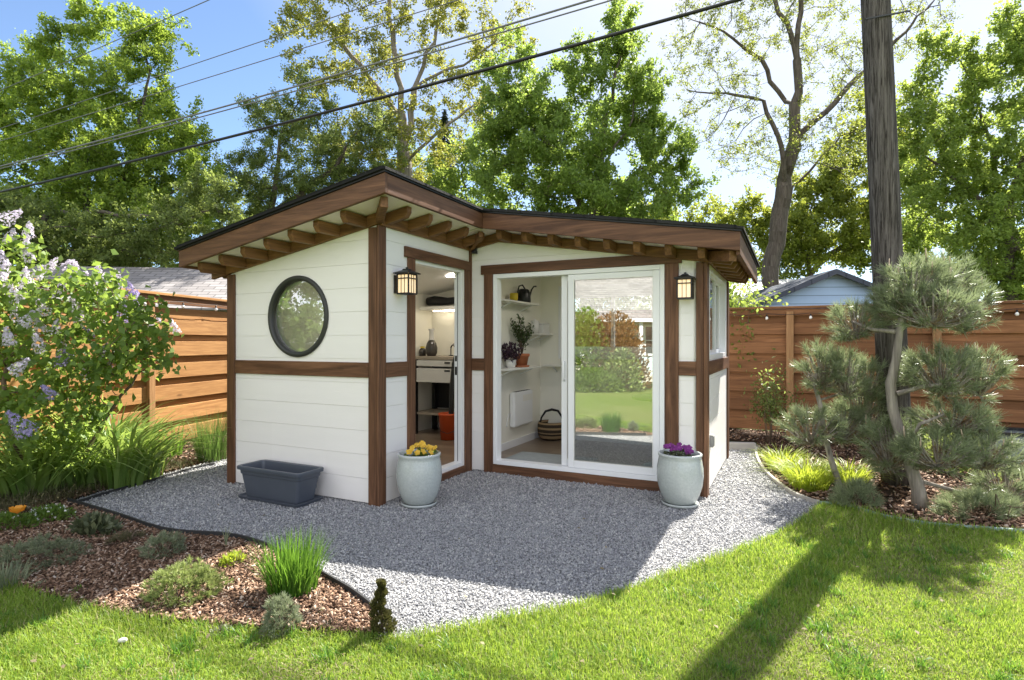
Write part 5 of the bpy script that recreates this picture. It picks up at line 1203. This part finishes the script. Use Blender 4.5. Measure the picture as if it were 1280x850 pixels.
for px, py, rx, h, m_, lab in [(98, 743, .055, .035, 'lf_cover', 'tiny pale green rosette at the shade line of the mulch'), (212, 782, .045, .035, 'lf_cover', 'tiny green seedling near the lawn edge below the mugo pine'), (110, 763, .08, .035, 'lf_sage', 'flat grey tuft on the mulch at the lawn edge'), (276, 793, .06, .03, 'lf_sage', 'flat greyish tuft in front of the bed between mugo and fir'), (412, 790, .07, .04, 'lf_weed', 'low dusty creeping plant near the right tip of the bed'), (400, 770, .035, .025, 'lf_cover', 'tiny green sprout between fir and arborvitae'), (50, 735, .06, .03, 'lf_grey', 'bluish grey tuft in the shaded front of the mulch')]:
    leafy('seedling', lab, 'seedling', gp(px, py), rx, rx * .7, h, 110, .018, .45, m_, SG)
clump('grey_grass', 'grey green grass tuft at the left picture edge by the lawn', 'grass tuft', gp(6, 735), 170, .10, (.10, .2), (.2, .8), .005, 'lf_sage', 3)
b = MB(); s = gp(282, 687); v, f = blades(np.array([[0, 0, 0], [.005, 0, 0], [-.004, .003, 0], [.0, .004, 0]]), np.array([2.6, 1.2, .4, 2.0]), np.array([.20, .21, .15, .17]), np.array([.45, .25, .35, .1]), .014, 6, 2.2)
tag(link('gladiolus_shoot', np_mesh('gladiolus_shoot', v, f), M['lf_sage'], None, s), 'thin pale shoot with split blades at the back of the mulch bed', 'shoot')
r = empty('arborvitae', gp(477, 794), 0, label='small narrow bronze green arborvitae at the right tip of the mulch bed', cat='small conifer')
MB().tube([(0, 0, 0), (0, 0, .26)], [.008, .002], 6).build('stem', M['stem'], r)
n = 3600; z = rng.uniform(.0, 1, n); lob = .030 + .022 * np.sin(z * 17 + 1) ** 2; lob = lob * (1.25 - z * .85) * np.where(z < .4, 1.25, 1); a = rng.uniform(0, 2 * PI, n); q = rng.uniform(.3, 1, n) ** .5
c = np.stack([np.cos(a) * lob * q + .012 * np.sin(z * 9) - .012 * z, np.sin(a) * lob * q, z * .268], 1); v, f = leaf_quads(c, .018, .5, .2, np.stack([np.cos(a), np.sin(a), np.full(n, .9)], 1)); link('foliage', np_mesh('foliage', v, f), M['lf_thuja'], r)
s = gp(20, 668)
r = empty('poppy_plant', s, 0, label='single orange poppy at the left picture edge', cat='poppy'); MB().tube([(-.01, 0, 0), (0, .0, .10), (.01, 0, .155)], .0025, 5).build('stem', M['lf_fine'], r)
b = MB()
for j in range(6):
    a = j * PI / 3; d_ = Vector((math.cos(a), math.sin(a), 0)); e = Vector((-d_.y, d_.x, 0)); o_ = Vector((.01, 0, .155))
    b.add([o_, o_ + d_ * .03 - e * .03 + Z * .022, o_ + d_ * .048 - e * .02 + Z * .05, o_ + d_ * .048 + e * .02 + Z * .05, o_ + d_ * .03 + e * .03 + Z * .022], [(0, 1, 2, 3, 4)])
b.build('blossom', M['fl_orange'], r)
b = MB(); P_ = [gp(300, 766), gp(330, 767), gp(352, 772), gp(374, 781)]; b.tube([p - P_[0] + Z * .03 for p in P_], .0055, 7); tag(b.build('drip_hose', M['black'], None, P_[0]), 'short black irrigation hose lying on the front mulch', 'hose')
b = MB(); a = gp(372, 783); b.tube([Z * .025, gp(392, 770) - a + Z * .05, gp(402, 752) - a + Z * .10], [.004, .003, .002], 5); b.tube([gp(390, 771) - a + Z * .05, gp(400, 772) - a + Z * .03], .0025, 5); tag(b.build('dry_twig', M['stem'], None, a), 'dry forked twig on the mulch beside the green blade clump', 'twig')
def edging(label, pts, h, th, mat, name='bed_edging'):
    pts = [Vector((x, y, 0)) for x, y in pts]; b = MB(); o = pts[0]
    L, Rr = [], []
    for i, p in enumerate(pts):
        d_ = (pts[min(i + 1, len(pts) - 1)] - pts[max(i - 1, 0)]).normalized(); nn = Vector((-d_.y, d_.x, 0)) * th / 2; L.append(p + nn - o); Rr.append(p - nn - o)
    vs = []
    for l_, r_ in zip(L, Rr): vs += [l_, r_, r_ + Z * h, l_ + Z * h]
    b.add(vs, [(i * 4 + j, i * 4 + (j + 1) % 4, i * 4 + 4 + (j + 1) % 4, i * 4 + 4 + j) for i in range(len(pts) - 1) for j in range(4)] + [(3, 2, 1, 0), tuple(4 * (len(pts) - 1) + j for j in range(4))])
    tag(b.build(name, M[mat], None, o), label, 'bed edging')
M['edge'] = plain('weathered_black_edging', (.03, .031, .033), .6, .3, 6, .2)
M['concrete'] = plain('weathered_concrete', (.36, .34, .31), .9, .15, 6, .3)
edging('black strip edging between the mulch bed and the gravel', mb, .055, .012, 'edge')
edging('black strip edging in the gravel along the left border', [(x + .1, y_ - .16) for x, y_ in left_edge][:-3], .035, .014, 'edge')
edging('weathered edging strip between the gravel and the pine bed', bed_edge[:-4], .04, .03, 'concrete')
b = MB(); o_ = Vector((*bed_front[0], 0)); b.tube([Vector((x, y_, .022)) - o_ for x, y_ in bed_front], .019, 8)
M['hose'] = plain('faded_green_hose', (.22, .30, .28), .6, .3, 9, .2); tag(b.build('garden_hose', M['hose'], None, o_), 'faded grey green hose along the lawn edge below the pine', 'hose')
a, b_ = gp(906, 562), gp(944, 563); MB_ = MB().beam(Vector((0, 0, .05)), b_ - a + Vector((0, 0, .05)), .10, .10); tag(MB_.build('concrete_kerb', M['concrete'], None, a, 0, .006), 'short concrete kerb closing the gravel path by the back fence', 'kerb')
M['rock'] = plain('pale_limestone', (.55, .54, .50), .9, .15, 14, .5)
b = MB(); pr = rdir(1)
import bmesh
bm = bmesh.new(); bmesh.ops.create_icosphere(bm, subdivisions=2, radius=.015)
for v_ in bm.verts: v_.co = Vector((v_.co.x * 1.4, v_.co.y, v_.co.z * .7)) * (1 + .25 * math.sin(v_.co.x * 190) * math.cos(v_.co.y * 170))
me = bpy.data.meshes.new('pebble'); bm.to_mesh(me); bm.free(); tag(link('pebble', me, M['rock'], None, gp(153, 808) + Z * .03), 'single pale stone lying in the sunlit lawn', 'stone')
# vine on the back fence
vb = sw(2.95, 4.75, 0); r = empty('climbing_vine', vb, 0, label='loose green vine growing beside the shed corner against the back fence', cat='vine')
b, ends = stems(12, vb, .38, 1.0, .006, lean=(.05, .05)); b.build('stem', M['stem'], r); c = np.repeat(ends, 16, 0); c = c + rng.normal(size=c.shape) * .08; v, f = leaf_quads(c, .055, .45, .5); link('foliage', np_mesh('foliage', v, f), M['lf_dark'], r)
vb = Vector((3.55, 9.35, 0)); r = empty('fence_shrub', vb, 0, label='pale leafy branches peeking over the back fence right of the shed', cat='shrub')
b, ends = stems(16, vb, .75, 2.5, .012); b.build('stem', M['stem'], r); c = np.repeat(ends, 26, 0); c = c + rng.normal(size=c.shape) * .13; v, f = leaf_quads(c, .075, .55, .5); link('foliage', np_mesh('foliage', v, f), M['lf_right'], r)

# ------------------------------------------------------------------ pruned pines
def pine(label, base, trunk, rad, limbs, pads, y0, stake=None):
    r = empty('pruned_pine', base, 0, label=label, cat='pine tree', group='cloud pruned pines by the lawn'); bs = np.array(base)
    MB().tube([Vector(p) - base for p in trunk], rad, 12).build('trunk', M['pinebark'], r)
    for L, r0 in limbs: MB().tube([Vector(p) - base for p in L], [r0 * (1 - .5 * k / (len(L) - 1)) for k in range(len(L))], 8).build('limb', M['pinebark'], r)
    for cx, cy, rx, ry, dy, cand, dark in pads:
        yy = y0 + dy; c0 = np.array(wp(cx, cy, yy)); k = yy / F; rr = np.array([rx * k, rx * k * .85, ry * k])
        nt = int(18 + rx * ry * .042); d = rdir(nt, .35); q = rng.uniform(.45, 1, (nt, 1)) ** .5; c = c0 + d * q * rr - bs
        ax = unit(d * np.array([1, 1, .6]) + np.array([0, 0, .6]))
        b = MB(); cen = Vector(c0) - base + Vector((0, 0, -rr[2] * .75))
        for i in range(nt): p = Vector(c[i]); b.tube([cen, cen.lerp(p, .55) + Vector((0, 0, -.02)), p - Vector(ax[i]) * .02, p + Vector(ax[i]) * .03], [.009, .006, .0045, .003], 4, False)
        pd = b.build('twig', M['pinebark'], r)
        v, f = needles(c, ax, 52, .088, .0040, .52, .5); link('needle_pad', np_mesh('needle_pad', v, f), M['lf_pine'], r)
        v, f = needles(c[::2] * .6 + np.array(cen) * .4, -ax[::2] * .3 + np.array([0, 0, -.2]), 16, .075, .0034, .9, .3); link('dry_needles', np_mesh('dry_needles', v, f), M['lf_pinebrown'], r)
        if cand:
            for i in rng.permutation(nt)[:cand]:
                if d[i][2] < -.1: continue
                p = Vector(c[i]); MB().tube([p, p + Vector((rng.normal() * .006, rng.normal() * .006, rng.uniform(.07, .12)))], [.007, .004], 5).build('candle', M['candle'], pd)
    return r
base = gp(1151, 636)
Wy = lambda px, py, dy=0: wp(px, py, base.y + dy)
pine('large cloud pruned pine with bent pale trunk in front of the utility pole', base,
     [base, Wy(1148, 612), Wy(1140, 588, .02), Wy(1127, 548, .04), Wy(1116, 512, .05), Wy(1113, 480, .05), Wy(1120, 450, .03), Wy(1124, 418), Wy(1128, 390), Wy(1140, 360)], [.070, .054, .050, .045, .042, .041, .034, .028, .022, .014],
     [([Wy(1122, 492), Wy(1150, 484, -.1), Wy(1195, 478, -.2)], .022), ([Wy(1136, 555, 0), Wy(1150, 530, -.15), Wy(1180, 518, -.25)], .018), ([Wy(1124, 415), Wy(1090, 412, .2), Wy(1065, 402, .3)], .020), ([Wy(1140, 585), Wy(1180, 582, -.2), Wy(1225, 578, -.35)], .022), ([Wy(1128, 392), Wy(1165, 390, .1), Wy(1200, 385, .2)], .016), ([Wy(1145, 600), Wy(1200, 615, -.1), Wy(1240, 618, .1)], .018), ([Wy(1130, 560), Wy(1115, 565, .1), Wy(1105, 562, .2)], .014)],
     [(1142, 362, 42, 36, 0, 16, 0), (1182, 352, 36, 30, .15, 10, 0), (1166, 388, 52, 26, -.2, 6, 0), (1208, 388, 30, 34, .2, 8, 0), (1112, 380, 20, 22, .1, 2, 0), (1070, 404, 34, 25, .35, 4, 0), (1178, 468, 40, 32, -.1, 4, 0), (1224, 470, 30, 32, .1, 4, 0), (1190, 524, 46, 18, -.1, 0, 1), (1172, 566, 46, 24, -.25, 4, 0), (1232, 566, 36, 26, -.2, 5, 0), (1256, 606, 34, 26, .05, 4, 0), (1114, 560, 34, 34, .15, 2, 0), (1140, 470, 12, 16, .2, 0, 0)], base.y)
b2 = gp(1050, 616)
Wz = lambda px, py, dy=0: wp(px, py, b2.y + dy)
pine('slim leaning pine with two small needle pads at the gravel bend', b2, [b2, Wz(1046, 596), Wz(1038, 572), Wz(1030, 540), Wz(1025, 505), Wz(1018, 480), Wz(1022, 460)], [.034, .030, .027, .024, .021, .017, .010], [([Wz(1024, 500), Wz(1060, 490, .1), Wz(1080, 478, .15)], .012), ([Wz(1034, 555), Wz(1060, 545, .1), Wz(1080, 530, .2)], .012)],
     [(1028, 462, 32, 30, 0, 5, 0), (1058, 470, 24, 30, -.1, 3, 0), (1084, 476, 26, 26, .2, 2, 0), (1014, 536, 34, 24, -.05, 2, 0), (1052, 532, 28, 26, .05, 2, 0), (1078, 516, 30, 34, .25, 2, 0)], b2.y)
b3 = gp(1072, 634)
mound('low_pine', 'low dark pine tuft on the bed edge between the two pine trunks', 'low pine', b3, .20, .14, .20, 70, 46, .085, .003, 'lf_pine')
mound('low_pine', 'low dark pine spreading at the right picture edge of the bed', 'low pine', gp(1225, 645), .36, .2, .18, 110, 46, .085, .003, 'lf_pine')
for px, py, rx, h, lab in [(1132, 566, .5, .50, 'green groundcover shrub behind the pine trunk by the fence'), (1252, 556, .7, .62, 'green groundcover shrub against the fence behind the grey planter'), (1195, 590, .6, .45, 'dark green shrub in the shade behind the large pine')]:
    leafy('ground_shrub', lab, 'shrub', gp(px, py), rx, rx * .6, h, 1500, .055, .55, 'lf_cover' if 'fence' in lab else 'lf_dark', 'shrubs at the foot of the back fence')
r = empty('raised_planter', gp(1290, 580) + Vector((.25, .1, 0)), -YAW, label='grey raised planter with dark rim at the right picture edge', cat='planter')
M['plantergrey'] = plain('grey_blue_metal_planter', (.20, .225, .25), .5, .12, 3, .1)
b = MB(); w, d_, h = 1.3, .6, .33
for a_, c_ in (((-w / 2, -d_ / 2, 0), (w / 2, -d_ / 2 + .03, h)), ((-w / 2, d_ / 2 - .03, 0), (w / 2, d_ / 2, h)), ((-w / 2, -d_ / 2 + .031, 0), (-w / 2 + .03, d_ / 2 - .031, h)), ((w / 2 - .03, -d_ / 2 + .031, 0), (w / 2, d_ / 2 - .031, h))): b.b2(a_, c_)
b.build('box_panel', M['plantergrey'], r); b = MB()
for a_, c_ in (((-w / 2 - .02, -d_ / 2 - .02, h + .001), (w / 2 + .02, -d_ / 2 + .05, h + .03)), ((-w / 2 - .02, d_ / 2 - .05, h + .001), (w / 2 + .02, d_ / 2 + .02, h + .03)), ((-w / 2 - .02, -d_ / 2 + .051, h + .001), (-w / 2 + .05, d_ / 2 - .051, h + .03)), ((w / 2 - .05, -d_ / 2 + .051, h + .001), (w / 2 + .02, d_ / 2 - .051, h + .03))): b.b2(a_, c_)
b.build('rim', M['blackplastic'], r); b = MB(); b.box((0, 0, h - .06), (w - .07, d_ - .07, .02)); b.build('soil', M['soil'], r)

# ------------------------------------------------------------------ what the glass mirrors: the house across the lawn
ha, hb = rp(690, 427, 20.0), rp(905, 427, 20.5)
hd = (hb - ha); hl = hd.length; ang = math.atan2(hd.y, hd.x); mid = (ha + hb) / 2
nin = Vector((-hd.y, hd.x, 0)).normalized()
if nin.dot(sw(1, LB) - mid) < 0: sgn = -1
else: sgn = 1
r = empty('house', Vector((mid.x, mid.y, 0)), ang, label='pale sided house with grey roof mirrored in the sliding glass door', cat='house')
W_ = hl + 3; fy = 0.0; s = sgn; dp = 7.0
MB().b2((-W_ / 2, -s * .0, 0), (W_ / 2, -s * dp, 2.35)).build('wall', M['tansiding'], r)
b = MB(); b.add([(-W_ / 2 - .4, s * .55, 2.22), (W_ / 2 + .4, s * .55, 2.22), (W_ / 2 + .4, -s * dp / 2, 4.6), (-W_ / 2 - .4, -s * dp / 2, 4.6), (W_ / 2 + .4, -s * (dp + .5), 2.22), (-W_ / 2 - .4, -s * (dp + .5), 2.22)], [(0, 1, 2, 3), (3, 2, 4, 5)]); b.build('roof', M['shingle_grey'], r)
MB().b2((-W_ / 2 - .4, s * .56, 2.12), (W_ / 2 + .4, s * .68, 2.24)).build('gutter', M['vinyl'], r)
for x in (-1.6, -.1, 1.5): MB().b2((x - .06, s * .45, 0), (x + .06, s * .57, 2.15)).build('porch_post', M['vinyl'], r)
for x in (-2.3, .75):
    fw = MB().b2((x - .6, s * .001, .95), (x + .6, s * .04, 2.05)).build('window', M['vinyl'], r); MB().b2((x - .52, s * .041, 1.03), (x + .52, s * .05, 1.97)).build('pane', M['darkglass'], fw)
    b = MB(); 
    for k in (-.17, .17): b.b2((x + k - .012, s * .051, 1.03), (x + k + .012, s * .058, 1.97))
    b.b2((x - .52, s * .0585, 1.48), (x + .52, s * .065, 1.505)); b.build('muntin', M['vinyl'], fw)
def bush(label, loc, rx, ry, h, n, L, mat, cat='shrub'):
    return leafy('garden_shrub', label, cat, loc, rx, ry, h, n, L, .55, mat)
def onground(px, y): q = rp(px, 427, y); return Vector((q.x, q.y, 0))
bush('reddish shrub in front of the house, mirrored in the sliding glass door', onground(768, 17.2), 1.1, .9, 2.4, 4600, .12, 'lf_red')
bush('tall green shrub left of the reddish one, mirrored in the sliding glass door', onground(732, 17.2), .9, .9, 2.5, 3800, .13, 'lf_right')
bush('low green shrub at the far lawn edge, mirrored in the sliding glass door', onground(742, 16.4), .9, .5, .7, 2200, .10, 'lf_right')
bush('olive shrub at the house corner, mirrored in the sliding glass door', onground(778, 16.6), .7, .6, 1.3, 2200, .10, 'lf_mugo')
M['paleblue'] = plain('pale_blue_paint', (.50, .66, .70), .5, .08, 3, .1)
q = onground(802, 18.2); r = empty('garden_bench', q, ang, label='pale blue garden bench by the house, mirrored in the sliding glass door', cat='bench')
b = MB()
for k in range(4): b.box((0, -.2 + k * .13, .43), (1.25, .11, .03))
b.build('seat', M['paleblue'], r); b = MB()
for k in range(5): b.box((0, -s * .27, .55 + k * .09), (1.25, .025, .06))
b.build('backrest', M['paleblue'], r)
for x in (-.58, .58):
    for y_ in (-.24, .22): MB().box((x, y_, .207), (.06, .06, .414)).build('leg', M['paleblue'], r)
q = onground(760, 21); tree('yard_tree', 'green tree over the house roof, mirrored in the sliding glass door', 'tree', None, [[Vector((q.x - 3, q.y - 6, 0)), Vector((q.x - 3, q.y - 6, 3)), Vector((q.x - 2.8, q.y - 6, 6))]],
     [(np.array((q.x - 3, q.y - 6, 6.5)), np.array((3.2, 3.2, 2.6))), (np.array((q.x - .5, q.y - 7, 5.5)), np.array((2.6, 2.2, 2.0)))], 260, 9000, .2, .6, 'lf_right', 'bark', .2, step=.5, kill=.65, spread=.3)
for k, (u_, v_, lab) in enumerate(((.2, 6.6, 'leafy shrub seen through the inner back window, left one'), (1.9, 6.8, 'leafy shrub seen through the inner back window, right one'))):
    q = sw(u_, v_); bush(lab, Vector((q.x, q.y, 0)), 1.1, .7, 3.2, 5200, .11, 'lf_right')
# trees left of the yard that the round window mirrors
tree('yard_tree', 'tree beyond the left fence, mirrored in the round window', 'tree', None, [[Vector((-9.5, 4.0, 0)), Vector((-9.5, 4.0, 2)), Vector((-9.3, 4.0, 4))]],
     [(np.array((-9.3, 4.0, 4.2)), np.array((2.4, 2.6, 2.4))), (np.array((-9.0, 6.0, 3.2)), np.array((1.8, 1.8, 2.0))), (np.array((-9.2, 2.0, 3.0)), np.array((2.0, 2.0, 2.0))), (np.array((-9.0, 3.4, 1.8)), np.array((1.8, 2.6, 1.4)))], 420, 24000, .13, .6, 'lf_dense', 'bark', .16, step=.4, kill=.5, spread=.25)

# ------------------------------------------------------------------ light, sky, camera
SUN = Vector((.641, .767, 0)); EL = math.radians(48.5)
sd_ = Vector((SUN.x * math.cos(EL), SUN.y * math.cos(EL), math.sin(EL))).normalized()
L = bpy.data.lights.new('sun', 'SUN'); L.energy = 17; L.angle = math.radians(.53); L.color = (1.0, .95, .86)
lo = bpy.data.objects.new('sun', L); COL.objects.link(lo); lo.rotation_euler = (-sd_).to_track_quat('-Z', 'Y').to_euler(); lo.location = (8, 10, 14)
w = bpy.data.worlds.new('World'); SC.world = w; w.use_nodes = True; nt = w.node_tree
sky = nt.nodes.new('ShaderNodeTexSky'); sky.sky_type = 'NISHITA'; sky.sun_disc = False; sky.sun_elevation = EL; sky.sun_rotation = math.atan2(SUN.x, SUN.y)
sky.air_density = 1.0; sky.dust_density = .7; sky.ozone_density = 2.2; sky.altitude = 1600
# unseen bright cloud bank behind the camera, added to lift the shaded walls
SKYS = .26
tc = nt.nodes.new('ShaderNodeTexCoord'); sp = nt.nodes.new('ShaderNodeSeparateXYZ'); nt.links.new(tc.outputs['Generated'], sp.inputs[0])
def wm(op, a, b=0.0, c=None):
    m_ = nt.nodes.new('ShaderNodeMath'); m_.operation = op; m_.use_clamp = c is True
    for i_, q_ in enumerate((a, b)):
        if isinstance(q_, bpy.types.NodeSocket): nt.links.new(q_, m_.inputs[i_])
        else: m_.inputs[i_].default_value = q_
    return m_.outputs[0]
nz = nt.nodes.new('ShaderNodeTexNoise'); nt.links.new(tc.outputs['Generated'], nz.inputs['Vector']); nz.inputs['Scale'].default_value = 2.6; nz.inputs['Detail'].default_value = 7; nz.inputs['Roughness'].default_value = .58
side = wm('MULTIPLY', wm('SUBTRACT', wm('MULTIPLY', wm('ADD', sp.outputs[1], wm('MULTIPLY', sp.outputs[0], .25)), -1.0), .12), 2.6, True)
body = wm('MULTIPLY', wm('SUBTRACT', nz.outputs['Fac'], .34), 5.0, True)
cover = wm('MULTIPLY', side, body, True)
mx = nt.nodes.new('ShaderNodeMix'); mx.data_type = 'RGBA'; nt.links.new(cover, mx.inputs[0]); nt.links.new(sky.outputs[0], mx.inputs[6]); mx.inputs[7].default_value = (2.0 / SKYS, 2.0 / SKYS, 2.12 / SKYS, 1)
# thin bright haze spreading round the sun
dp = nt.nodes.new('ShaderNodeVectorMath'); dp.operation = 'DOT_PRODUCT'; nt.links.new(tc.outputs['Generated'], dp.inputs[0]); dp.inputs[1].default_value = sd_
hz_ = wm('MULTIPLY', wm('MULTIPLY', wm('SUBTRACT', dp.outputs['Value'], .60), 3.4, True), wm('ADD', wm('MULTIPLY', nz.outputs['Fac'], .9), .35), True)
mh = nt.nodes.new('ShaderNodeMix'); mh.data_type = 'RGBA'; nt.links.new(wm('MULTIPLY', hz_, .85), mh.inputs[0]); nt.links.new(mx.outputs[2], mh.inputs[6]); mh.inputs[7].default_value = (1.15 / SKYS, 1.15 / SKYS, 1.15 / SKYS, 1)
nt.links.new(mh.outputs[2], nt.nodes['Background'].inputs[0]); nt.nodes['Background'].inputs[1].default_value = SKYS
cam = bpy.data.cameras.new('camera'); co = bpy.data.objects.new('camera', cam); COL.objects.link(co); SC.camera = co
co.location = (0, 0, EYE); co.rotation_euler = (PI / 2, 0, 0); cam.sensor_width = 36; cam.lens = F / 1280 * 36; cam.shift_y = 2.5 / 1280; cam.clip_start = .05; cam.clip_end = 2000
SC.view_settings.view_transform = 'Standard'; SC.view_settings.look = 'None'; SC.view_settings.exposure = 0
cy = SC.cycles; cy.max_bounces = 10; cy.diffuse_bounces = 4; cy.glossy_bounces = 4; cy.transmission_bounces = 4; cy.transparent_max_bounces = 12; cy.sample_clamp_indirect = 8; cy.use_denoising = True; cy.caustics_reflective = False; cy.caustics_refractive = False
